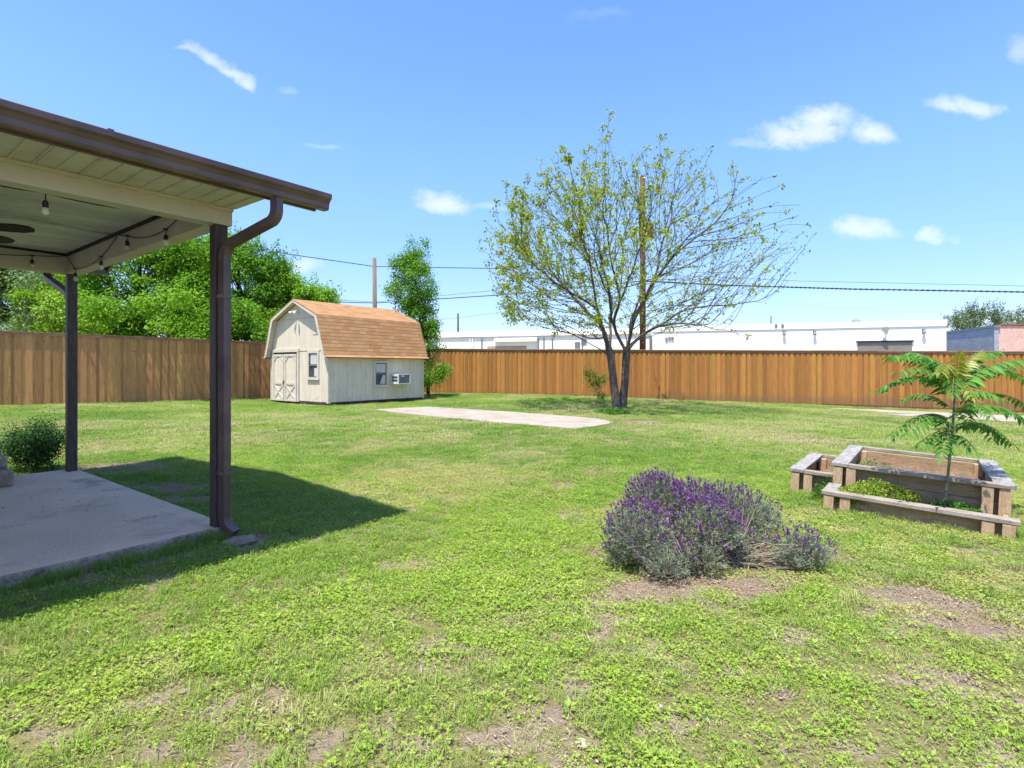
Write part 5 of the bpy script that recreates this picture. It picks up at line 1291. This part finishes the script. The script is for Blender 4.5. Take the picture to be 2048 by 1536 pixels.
for (f, (px, py), off, npair, arch, new) in FR:
    npair = int(npair * 1.15); drp = RNG.uniform(.25, .75); arch *= RNG.uniform(.5, 1.1)
    a_ = stem(f); d_ = a_[1] + off; tip = np.array(at(px, py, d_)); L = np.linalg.norm(tip - a_)
    tt = np.linspace(0, 1, 14); cv = np.array([a_ + (tip - a_) * q + np.array([0, 0, arch * 1.4 * math.sin(math.pi * min(q * 1.02, 1)) * L ** .6]) for q in tt])
    rc = tube_np(cv, np.interp(tt, [0, 1], [.0035, .0012]), 5)
    fr = np_obj('frond', rc, rachis_m, sap, True, S0)
    parts = []; up = np.array([0, 0, 1.0])
    for k_ in range(npair * 2 + 1):
        q = .13 + .87 * (k_ // 2) / npair if k_ < npair * 2 else 1.0
        p0 = np.array([np.interp(q, tt, cv[:, c_]) for c_ in range(3)]); p1 = np.array([np.interp(min(q + .04, 1.0), tt, cv[:, c_]) for c_ in range(3)])
        tdir = unit((p1 - p0)[None])[0] if q < .97 else unit((cv[-1] - cv[-2])[None])[0]
        sdv = np.cross(tdir, up); sdv /= max(np.linalg.norm(sdv), 1e-6); s = -1 if k_ % 2 else 1
        if k_ == npair * 2: dirv = tdir
        else: dirv = unit((sdv * s * .9 + tdir * .55 + up * (-drp + RNG.normal() * .16))[None])[0]
        ll = (.145 if L > .5 else .112) * (1 - .35 * q) * RNG.uniform(.7, 1.12); ww = ll * .36
        nrm = np.cross(dirv, tdir * s); nrm = nrm if k_ < npair * 2 else up.copy(); nrm = nrm / max(np.linalg.norm(nrm), 1e-6)
        if nrm[2] < 0: nrm = -nrm
        bv = np.cross(nrm, dirv); c0 = p0 + dirv * .004
        # pointed leaflet, 3 sections, folded along the midrib and drooping at the tip
        sec = [(0, .12), (.22, 1.0), (.55, .8), (1.0, .0)]
        V_ = []
        for (u_, wv) in sec:
            c1 = c0 + dirv * ll * u_ + np.array([0, 0, -.25 * ll * u_ * u_])
            V_ += [c1 + bv * ww / 2 * wv + nrm * ww * .12 * wv, c1, c1 - bv * ww / 2 * wv + nrm * ww * .12 * wv]
        V_ = np.array(V_); F_ = np.array([[i * 3 + j, i * 3 + j + 1, i * 3 + j + 4, i * 3 + j + 3] for i in range(3) for j in range(2)])
        parts.append((V_, F_))
    o = np_obj('leaflets', cat(parts), frond_new if new else frond_leaf, fr, True, S0)

# ================================================================== LAVENDER
LB = np.array([1.30, 3.95, 0.0])
lav = empty('lavender_bush', LB, 0, 'sprawling grey-green lavender bush with purple flower spikes on bare soil', 'bush')
MO = [  # centre, radius, squash z, sprigs, flower share
    ((.88, 3.80, .21), .245, 1.0, 430, .8), ((.80, 3.80, .10), .17, .9, 120, .5), ((1.0, 3.56, .10), .15, .9, 130, .3), ((1.09, 4.10, .37), .235, 1.0, 380, 1.2), ((1.38, 4.16, .31), .215, 1.0, 300, 1.2),
    ((1.36, 3.84, .235), .235, 1.05, 360, .95), ((1.28, 3.68, .10), .15, .9, 120, .35), ((1.63, 4.22, .29), .215, .95, 240, .8), ((1.80, 4.20, .26), .22, .9, 200, .30), ((1.97, 4.30, .17), .17, .9, 120, .45),
    ((1.76, 4.02, .09), .14, .8, 130, .35), ((1.68, 3.86, .05), .09, .7, 60, .2), ((2.04, 3.82, .10), .17, .75, 210, .45), ((1.92, 3.78, .07), .13, .7, 90, .1), ((1.55, 3.95, .14), .17, .9, 90, .4)]
fol, flo, wod, flo2 = [], [], [], []
root_pts = [np.array([1.20, 3.80, .0]), np.array([1.55, 3.90, .0])]
for (c, r, sq, ns_, ff) in MO:
    c = np.array(c) * np.array([1, 1, .89]); ns_ = int(ns_ * 1.2); r = r * .86; rp = min(root_pts, key=lambda q: np.linalg.norm(q[:2] - c[:2]))
    # woody limbs reaching into the mound
    for k_ in range(7):
        e = c + unit(RNG.normal(size=(1, 3)))[0] * r * .55; e[2] = max(e[2], .04); mid = (rp + e) / 2 + RNG.normal(size=3) * .03; mid[2] = max(mid[2] * .75, .03)
        b0_ = rp + np.array([RNG.normal() * .05, RNG.normal() * .04, -.03])
        wod.append(tube_np([b0_, (b0_ + mid) / 2 + RNG.normal(size=3) * .01, mid, (mid + e) / 2 + RNG.normal(size=3) * .02, e], [.016, .013, .010, .007, .003], 5))
    for k_ in range(ns_):
        d = unit(RNG.normal(size=(1, 3)))[0]; d[2] = abs(d[2]) * 1.0 - .25 * (RNG.random() < .5) ; d = d / np.linalg.norm(d)
        q = c + d * np.array([r, r, r * sq]) * RNG.uniform(.78, 1.08)
        if q[2] < .02: q[2] = .02 + RNG.random() * .03
        g = unit((d + np.array([0, 0, .55]) + RNG.normal(size=3) * .18)[None])[0]
        L = RNG.uniform(.07, .12); s0 = q - g * L * .6; s1 = q + g * L * .4
        fol_n = 17; tt = RNG.random(fol_n); P_ = s0 + (s1 - s0) * tt[:, None]
        az = unit(np.cross(RNG.normal(size=(fol_n, 3)), g)); D = az * .75 + g * .8
        N2 = unit(np.cross(D, RNG.normal(size=(fol_n, 3))))
        fol.append(leaf_quads(P_, N2, RNG.uniform(.018, .034, fol_n), .17, D=D))
        if RNG.random() < .3: wod.append(tube_np([c + (q - c) * .35, s0 + (c - s0) * .15, s1], [.003, .0022, .001], 3))
        if RNG.random() < ff * .8 * np.clip(.15 + (d[2]) * 1.05, .05, 1):
            fl_ = L * RNG.uniform(.1, .32); gg = unit((g + np.array([0, 0, .6]))[None])[0]; h0 = s1; h1 = s1 + gg * fl_; h2 = h1 + gg * RNG.uniform(.022, .036)
            wod_ = tube_np([h0, h1], [.0009, .0009], 3); fol.append(wod_)
            m_ = 11; ti = RNG.random(m_); P_ = h1 + (h2 - h1) * ti[:, None]; az = unit(np.cross(RNG.normal(size=(m_, 3)), gg)); D = az + gg * .6
            flo.append(leaf_quads(P_, unit(np.cross(D, RNG.normal(size=(m_, 3)))), RNG.uniform(.010, .015, m_), .75, D=D))
            m_ = 5; P_ = np.repeat(h2[None], m_, 0); D = gg + RNG.normal(size=(m_, 3)) * .45
            flo2.append(leaf_quads(P_, unit(np.cross(D, RNG.normal(size=(m_, 3)))), RNG.uniform(.014, .022, m_), .4, D=D))
# bare splayed twigs at the right
for k_ in range(85):
    s = np.array([1.52, 3.9, .03]) + RNG.normal(size=3) * .03; e = np.array([RNG.uniform(1.7, 2.05), RNG.uniform(3.65, 4.2), RNG.uniform(.03, .2)])
    if k_ % 4 == 0: e = np.array([RNG.uniform(1.45, 1.8), RNG.uniform(3.9, 4.2), RNG.uniform(.2, .5)])
    m_ = (s + e) / 2 + RNG.normal(size=3) * .035; m_[2] = abs(m_[2]); wod.append(tube_np([s, m_, e], [.0045, .0028, .0012], 3))
# the old split stem
for k_ in range(26):
    s = np.array([1.22 + RNG.normal() * .03, 3.72 + RNG.normal() * .03, -.02]); e = np.array([1.18 + RNG.normal() * .12, 3.78 + RNG.normal() * .1, .22]); m_ = (s + e) / 2 + RNG.normal(size=3) * .02
    wod.append(tube_np([s, m_, e], [.015, .011, .006], 5))
M['lav_leaf'] = foliage('lavender_leaf', (.155, .195, .125), (.34, .375, .265), .225, var=.25, nscale=5, gloss=.7, spec=.1)
M['lav_flower'] = foliage('lavender_flower', (.12, .06, .145), (.23, .125, .26), .25, var=.3, nscale=6, gloss=.7, spec=.1)
M['lav_bract'] = foliage('lavender_bract', (.26, .11, .34), (.36, .18, .44), .35, var=.25, nscale=6, gloss=.7, spec=.1)
M['lav_wood'] = surf('lavender_wood', (.26, .19, .13), (.36, .28, .2), 20, .9, .1, bump=.3)
np_obj('woody_stems', cat(wod), M['lav_wood'], lav, True, LB)
np_obj('foliage', cat(fol), M['lav_leaf'], lav, False, LB)
fw_ = np_obj('flower_spikes', cat(flo), M['lav_flower'], lav, False, LB)
np_obj('flower_tips', cat(flo2), M['lav_bract'], fw_, False, LB)

# ================================================================== ROCKS
def rock(px, py, rx, ry, rz, mat, label, seed, name='rock', rot=0.0, catg='rock'):
    import bmesh
    x, y = gp(px, py); bm = bmesh.new(); bmesh.ops.create_icosphere(bm, subdivisions=4, radius=1)
    for v in bm.verts:
        c_ = v.co; k_ = 1 + .34 * (float(fbm(c_.x * 1.6 + seed, c_.y * 1.6 + c_.z * 1.3, seed, 4)) - .5) * 2
        v.co = Vector((c_.x * rx * k_, c_.y * ry * k_, max(c_.z, -.6) * rz * k_))
    me = bpy.data.meshes.new(name); bm.to_mesh(me); bm.free(); me.polygons.foreach_set('use_smooth', [True] * len(me.polygons))
    o = link(name, me, mat); o.location = (x, y, float(gz(x, y)) + rz * .25); o.rotation_euler = (0, 0, rot)
    return tag(o, label, catg)
rock(478, 1094, .12, .095, .04, M['rock'], 'flat grey-brown stone lying below the downspout outlet', 3, rot=.5)
rock(578, 1460, .022, .016, .014, M['pale_rock'], 'small pale round stone in the grass at lower left', 4)
rock(1163, 1490, .024, .03, .012, M['pale_rock'], 'pale splintered stone at the bottom edge below the lavender', 5, rot=.4)
rock(368, 1386, .026, .014, .013, M['rock'], 'long brown stone in the grass at lower left', 6, rot=.5)
rock(1318, 1415, .016, .01, .01, M['pale_rock'], 'tiny whitish pebble in the lawn below the lavender', 7)
rock(1312, 1360, .008, .03, .008, M['pale_rock'], 'thin whitish sliver on a bare patch below the lavender', 8, rot=-.3)

# ================================================================== LAWN
def leafset(fn, nvar, name, mat, coll):
    for i in range(nvar):
        V_, F_ = fn(np.random.default_rng(500 + i)); me = np_mesh(name, V_, F_, False); me.materials.append(mat)
        o = bpy.data.objects.new('%s_variant' % name, me); coll.objects.link(o)
def grass_tuft(n, r, h, wd, lean=.5):
    def fn(rng):
        Vs, Fs = [], []
        for k in range(n):
            a = rng.uniform(0, 6.28); q = r * math.sqrt(rng.random()); b = np.array([math.cos(a) * q, math.sin(a) * q, -.004])
            L = h * rng.uniform(.45, 1.15); az = rng.uniform(0, 6.28); le = lean * rng.uniform(.15, 1.3); dv = np.array([math.cos(az), math.sin(az), 0]); sv = np.array([-dv[1], dv[0], 0])
            w2 = wd * rng.uniform(.6, 1.2) / 2
            p = [b, b + dv * L * le * .22 + np.array([0, 0, L * .5]), b + dv * L * le * .62 + np.array([0, 0, L * .82]), b + dv * L * le + np.array([0, 0, L * (.98 - .25 * le)])]
            ww = [w2, w2 * .9, w2 * .6, w2 * .08]
            o = len(Vs)
            for pi, wi in zip(p, ww): Vs += [pi + sv * wi, pi - sv * wi]
            Fs += [[o, o + 1, o + 3, o + 2], [o + 2, o + 3, o + 5, o + 4], [o + 4, o + 5, o + 7, o + 6]]
        return np.array(Vs), np.array(Fs)
    return fn
def clover(n, r, h, size):
    def fn(rng):
        a = rng.uniform(0, 6.28, n); q = r * np.sqrt(rng.random(n)); z = h * (rng.uniform(.25, 1, n)) * (1.15 - .5 * q / r)
        P_ = np.stack([np.cos(a) * q, np.sin(a) * q, z], 1); parts = []
        N2 = unit(rng.normal(size=(n, 3)) * .45 + np.array([0, 0, 1.0])); th = rng.uniform(0, 6.28, n); sz = size * rng.uniform(.6, 1.25, n)
        for k in range(3):
            D = np.stack([np.cos(th + k * 2.09), np.sin(th + k * 2.09), np.zeros(n)], 1); parts.append(leaf_quads(P_, unit(N2 + D * -.25), sz, .85, rng, D=D))
        return cat(parts)
    return fn
def litter(n, r):
    def fn(rng):
        a = rng.uniform(0, 6.28, n); q = r * np.sqrt(rng.random(n)); P_ = np.stack([np.cos(a) * q, np.sin(a) * q, rng.uniform(.002, .012, n)], 1)
        N2 = unit(rng.normal(size=(n, 3)) * .25 + np.array([0, 0, 1.0]))
        return leaf_quads(P_, N2, rng.uniform(.015, .05, n), .07, rng)
    return fn
def scatter(name, pts, tint, dry, scl, coll, label_kind='stuff', seed=0):
    me = bpy.data.meshes.new(name); n = len(pts); me.vertices.add(n); me.vertices.foreach_set('co', np.asarray(pts, np.float32).ravel())
    for nm, v in (('tint', tint), ('dry', dry), ('scl', scl)):
        a = me.attributes.new(nm, 'FLOAT', 'POINT'); a.data.foreach_set('value', np.asarray(v, np.float32))
    me.update()
    o = bpy.data.objects.new(name, me); C.objects.link(o); o['kind'] = 'stuff'
    ng = bpy.data.node_groups.new(name + '_nodes', 'GeometryNodeTree')
    ng.interface.new_socket('Geometry', in_out='INPUT', socket_type='NodeSocketGeometry'); ng.interface.new_socket('Geometry', in_out='OUTPUT', socket_type='NodeSocketGeometry')
    N = ng.nodes; L = ng.links; gi = N.new('NodeGroupInput'); go = N.new('NodeGroupOutput')
    ci = N.new('GeometryNodeCollectionInfo'); ci.inputs['Collection'].default_value = coll; ci.inputs['Separate Children'].default_value = True; ci.inputs['Reset Children'].default_value = True
    ip = N.new('GeometryNodeInstanceOnPoints'); ip.inputs['Pick Instance'].default_value = True
    at1 = N.new('GeometryNodeInputNamedAttribute'); at1.data_type = 'FLOAT'; at1.inputs['Name'].default_value = 'scl'
    rv = N.new('FunctionNodeRandomValue'); rv.data_type = 'FLOAT_VECTOR'; rv.inputs['Min'].default_value = (-.12, -.12, 0); rv.inputs['Max'].default_value = (.12, .12, 6.283)
    mp = N.new('GeometryNodeMeshToPoints')
    L.new(gi.outputs[0], mp.inputs['Mesh']); L.new(mp.outputs[0], ip.inputs['Points']); L.new(ci.outputs[0], ip.inputs['Instance'])
    L.new(rv.outputs[0], ip.inputs['Rotation']); L.new(at1.outputs[0], ip.inputs['Scale']); L.new(ip.outputs[0], go.inputs[0])
    md = o.modifiers.new('scatter', 'NODES'); md.node_group = ng
    return o
M['clover'] = blades('clover_leaf', (.17, .315, .03), (.365, .51, .065), (.55, .49, .17), .38)
M['grass'] = blades('grass_blade', (.11, .24, .025), (.32, .43, .08), (.54, .47, .23), .36)
M['straw'] = blades('dry_straw', (.34, .26, .15), (.46, .38, .25), (.3, .2, .12), .1)
c_clov = bpy.data.collections.new('clover_set'); leafset(clover(60, .08, .034, .0068), 5, 'clover', M['clover'], c_clov)
c_gr = bpy.data.collections.new('grass_set'); leafset(grass_tuft(50, .055, .044, .0027, 1.0), 5, 'grass', M['grass'], c_gr)
c_tall = bpy.data.collections.new('tall_grass_set'); leafset(grass_tuft(34, .05, .095, .0032, .8), 3, 'tall_grass', M['grass'], c_tall)
c_far = bpy.data.collections.new('far_grass_set'); leafset(grass_tuft(90, .17, .042, .007, 1.1), 5, 'far_grass', M['grass'], c_far)
c_str = bpy.data.collections.new('straw_set'); leafset(litter(26, .09), 4, 'straw', M['straw'], c_str)

bedp = [(bed_o + vb * x + ub * y) for x, y in ((-.04, -.54), (1.44, -.54), (1.44, 1.68), (-.04, 1.68), (-.04, 1.60), (-.46, 1.60), (-.46, .12), (-.04, .12))]
bedp = [(p.x, p.y) for p in bedp]
def allowed(x, y):
    s, t_ = to_house(x, y)
    ok = ~((s < .085) & (t_ > -.085) & (t_ < 4.02))
    dx, dy = x - SHED.x, y - SHED.y; a_ = dx * UX.x + dy * UX.y; b_ = dx * VX.x + dy * VX.y
    ok &= ~((a_ > -.03) & (a_ < SLn + .03) & (b_ > -.03) & (b_ < SW + .03))
    ok &= ~in_poly(x, y, PAD) & ~in_poly(x, y, PATH) & ~in_poly(x, y, bedp)
    # inside the fences
    ok &= ((x - CORN[0]) * dr.y - (y - CORN[1]) * dr.x) > .05
    ok &= ((x - CORN[0]) * dl.y - (y - CORN[1]) * dl.x) > .05
    ok &= ~((np.hypot(x - 3.76, y - 19.2)) < .3)
    return ok
def sample(n, y0, y1, k=1.08, m=1.6, pw=1.0):
    y = y0 + (y1 - y0) * RNG.random(n * 3) ** pw; x = RNG.uniform(-1, 1, n * 3) * (y1 * k + m)
    keep = np.abs(x) < y * k + m
    x, y = x[keep][:n], y[keep][:n]; ok = allowed(x, y); return x[ok], y[ok]
def make(name, coll, n, y0, y1, typ, sc, pw=1.0, far=False):
    x, y = sample(n, y0, y1, pw=pw); d = dirt_mask(x, y)
    T1 = fbm(x * .9, y * .9, 200, 4); T2 = fbm(x * 4.5, y * 4.5, 210, 3)
    cv = np.clip((T1 - .36) * 5 + (T2 - .5) * 2.5 + .5, 0, 1)        # 1 = clover, 0 = grass
    near = np.clip((10 - y) / 6, 0, 1)
    s, t_ = to_house(x, y); shade_zone = (s < 1.2) & (t_ > -1.4) & (t_ < 6)
    if typ == 'clover': pr = (.42 + .58 * cv) * (.35 + .65 * near); pr = np.where(shade_zone, pr * .45, pr)
    elif typ == 'grass': pr = (1 - .8 * cv) * .95 + .05; pr = np.maximum(pr, 1 - near); pr = np.where(shade_zone, np.maximum(pr, .8), pr)
    elif typ == 'tall': pr = np.clip((fbm(x * 2.2, y * 2.2, 300, 3) - .60) * 5, 0, .6); pr = np.where(np.hypot(x - 1.9, y - 3.35) < .45, np.maximum(pr, .5), pr)
    elif typ == 'straw': pr = .3 + .7 * np.clip(d * 1.5, 0, 1)
    else: pr = np.ones_like(x)
    if typ != 'straw': pr = pr * np.clip(1.04 - d * 1.35, .0, 1)
    if y1 > 10 and typ in ('clover', 'grass'): pr = pr * np.clip((11 - y) / 3.5, 0, 1)
    if typ == 'far': pr = pr * np.clip((y - 6) / 3.5, 0, 1)
    k_ = RNG.random(len(x)) < pr; x, y, d = x[k_], y[k_], d[k_]
    tint = np.clip(.5 + (fbm(x * .45, y * .45, 220, 3) - .5) * 2.6 + (fbm(x * 5, y * 5, 230, 3) - .5) * 1.6 + RNG.normal(size=len(x)) * .12, 0, 1)
    dry = np.clip((fbm(x * .8, y * .8, 240, 4) - .5) * 3.2 + (fbm(x * 7, y * 7, 250, 2) - .45) * 1.6 + RNG.normal(size=len(x)) * .12 + .06 + d * .5, 0, .9)
    s, t_ = to_house(x, y); shade_lush = (s < 1.5) & (t_ > -1.5) & (t_ < 6); dry = np.where(shade_lush, dry * .2, dry); tint = np.where(shade_lush & (y > 2.2), tint * .6, tint)  # less dry by the patio; roof shade also painted in as deeper green tint
    if y1 > 8: dry = np.clip(dry + .12 * np.clip(x / 10, -.5, 1), 0, .9)
    scl = sc * RNG.uniform(.55, 1.4, len(x)) * (.75 + .5 * fbm(x * 1.5, y * 1.5, 260, 2))
    ex = np.hypot(x - 2.36 * 0 - 0, y)
    z = gz(x, y) - .001
    print(name, len(x))
    return scatter(name, np.stack([x, y, z], 1), tint, dry, scl, coll)
make('clover', c_clov, 84000, .9, 11.0, 'clover', 1.0, pw=.62)
make('grass', c_gr, 60000, .9, 11.0, 'grass', 1.0, pw=.62)
make('tall_grass', c_tall, 9000, .9, 9.0, 'tall', .9, pw=.62)
make('straw', c_str, 64000, .9, 11.0, 'straw', 1.0, pw=.62)
make('lawn', c_far, 66000, 6.0, 33, 'far', 1.0, pw=.8)
# fringe of longer grass along slab, bed and rock
fx_, fy_ = [], []
for (s0, t0, s1, t1, k_) in ((-3.5, -.17, -1.2, -.15, 60), (-1.2, -.16, .1, -.13, 170), (.14, -.1, .14, 4.0, 260), (-.6, 4.08, .1, 4.08, 60)):
    f = RNG.random(k_); s = s0 + (s1 - s0) * f + RNG.normal(size=k_) * .03; t_ = t0 + (t1 - t0) * f + RNG.normal(size=k_) * .03
    fx_.append(NP.x + UX.x * s + VX.x * t_); fy_.append(NP.y + UX.y * s + VX.y * t_)
for a_, b2 in zip(bedp, bedp[1:] + bedp[:1]):
    k_ = int(math.dist(a_, b2) * 45); f = RNG.random(k_); fx_.append(a_[0] + (b2[0] - a_[0]) * f + RNG.normal(size=k_) * .03); fy_.append(a_[1] + (b2[1] - a_[1]) * f + RNG.normal(size=k_) * .03)
for (A_, B_, k_) in ((LA, CORN, 420), (CORN, RB, 620)):
    f = RNG.random(k_); nx_, ny_ = -(B_[1] - A_[1]), B_[0] - A_[0]; L_ = math.hypot(nx_, ny_); o_ = RNG.uniform(.04, .16, k_)
    fx_.append(A_[0] + (B_[0] - A_[0]) * f + nx_ / L_ * -o_); fy_.append(A_[1] + (B_[1] - A_[1]) * f + ny_ / L_ * -o_)
for k_, ring in ((260, .55),):
    a_ = RNG.uniform(0, 6.28, k_); q_ = RNG.uniform(.25, ring, k_); fx_.append(3.76 + np.cos(a_) * q_); fy_.append(19.2 + np.sin(a_) * q_)
x = np.concatenate(fx_); y = np.concatenate(fy_); n = len(x)
k_ = ~in_poly(x, y, bedp); x, y = x[k_], y[k_]; n = len(x)
scatter('edge_grass', np.stack([x, y, gz(x, y)], 1), RNG.random(n) * .7, RNG.random(n) * .25, RNG.uniform(.5, .95, n), c_tall)

# scattered broad-leaved weeds
def rosette(rng):
    n = 9; th = np.arange(n) * 2.4 + rng.random(n) * .4; D = np.stack([np.cos(th), np.sin(th), np.full(n, .12)], 1); P_ = D * .004 + np.array([0, 0, .012])
    N2 = unit(np.array([0, 0, 1.0]) - D * .35 + rng.normal(size=(n, 3)) * .15)
    return leaf_quads(P_, N2, rng.uniform(.012, .034, n), .42, rng, D=D)
c_wd = bpy.data.collections.new('rosette_set'); leafset(rosette, 4, 'rosette', M['grass'], c_wd)
make('broad_weeds', c_wd, 5000, .9, 8.0, 'any', 1.0, pw=.62)
# dry leaves blown onto the patio slab and under the tree
M['dead_leaf'] = blades('dead_leaf', (.22, .13, .06), (.34, .22, .12), (.3, .2, .1), .15)
def one_leaf(rng):
    return leaf_quads(np.zeros((1, 3)), unit(np.array([[rng.normal() * .2, rng.normal() * .2, 1.0]])), [.035], .4, rng)
c_dl = bpy.data.collections.new('dead_leaf_set'); leafset(one_leaf, 4, 'dead_leaf', M['dead_leaf'], c_dl)
n = 70; s = -np.abs(RNG.normal(size=n)) * 1.3; t_ = RNG.uniform(0, 3.9, n); s = np.minimum(s, -.03)
k_ = ~((s < -.62) & (t_ > 3.2)); s, t_ = s[k_], t_[k_]
X = NP.x + UX.x * s + VX.x * t_; Y = NP.y + UX.y * s + VX.y * t_; n = len(s)
scatter('leaf_litter', np.stack([X, Y, np.full(n, .1335)], 1), RNG.random(n), RNG.random(n) * .3, RNG.uniform(.4, 1.0, n), c_dl)
cx_, cy_ = gp(1285, 847); n = 420; X = cx_ + RNG.normal(size=n) * .5; Y = cy_ + RNG.normal(size=n) * .45; k_ = ~in_poly(X, Y, PAD); X, Y = X[k_], Y[k_]; n = len(X)
scatter('leaf_litter', np.stack([X, Y, gz(X, Y) + .01], 1), RNG.random(n), RNG.random(n), RNG.uniform(1.0, 2.2, n), c_dl)

# clods and crumbs on the bare soil
def clods(rng):
    parts = []
    for k in range(26):
        a = rng.uniform(0, 6.28); q = .09 * math.sqrt(rng.random()); s = rng.uniform(.0012, .004) * (1 if rng.random() < .93 else 1.8); c = np.array([math.cos(a) * q, math.sin(a) * q, s * .3])
        V_ = np.array([[-1, -1, -.6], [1, -1, -.6], [1, 1, -.6], [-1, 1, -.6], [-.6, -.6, .6], [.6, -.6, .6], [.6, .6, .6], [-.6, .6, .6]]) * s + rng.normal(size=(8, 3)) * s * .28 + c
        parts.append((V_, np.array([[0, 3, 2, 1], [4, 5, 6, 7], [0, 1, 5, 4], [1, 2, 6, 5], [2, 3, 7, 6], [3, 0, 4, 7]])))
    return cat(parts)
M['clod'] = blades('soil_clod', (.28, .21, .135), (.46, .37, .25), (.18, .13, .085), .02)
c_cl = bpy.data.collections.new('clod_set'); leafset(clods, 4, 'clod', M['clod'], c_cl)
x, y = sample(40000, .9, 9.0, pw=.62); d = dirt_mask(x, y); k_ = RNG.random(len(x)) < np.clip(d * 1.2 - .1, .02, .8); x, y = x[k_], y[k_]; n = len(x)
scatter('soil_crumbs', np.stack([x, y, gz(x, y)], 1), RNG.random(n), RNG.random(n) * .5, RNG.uniform(.6, 1.5, n), c_cl)
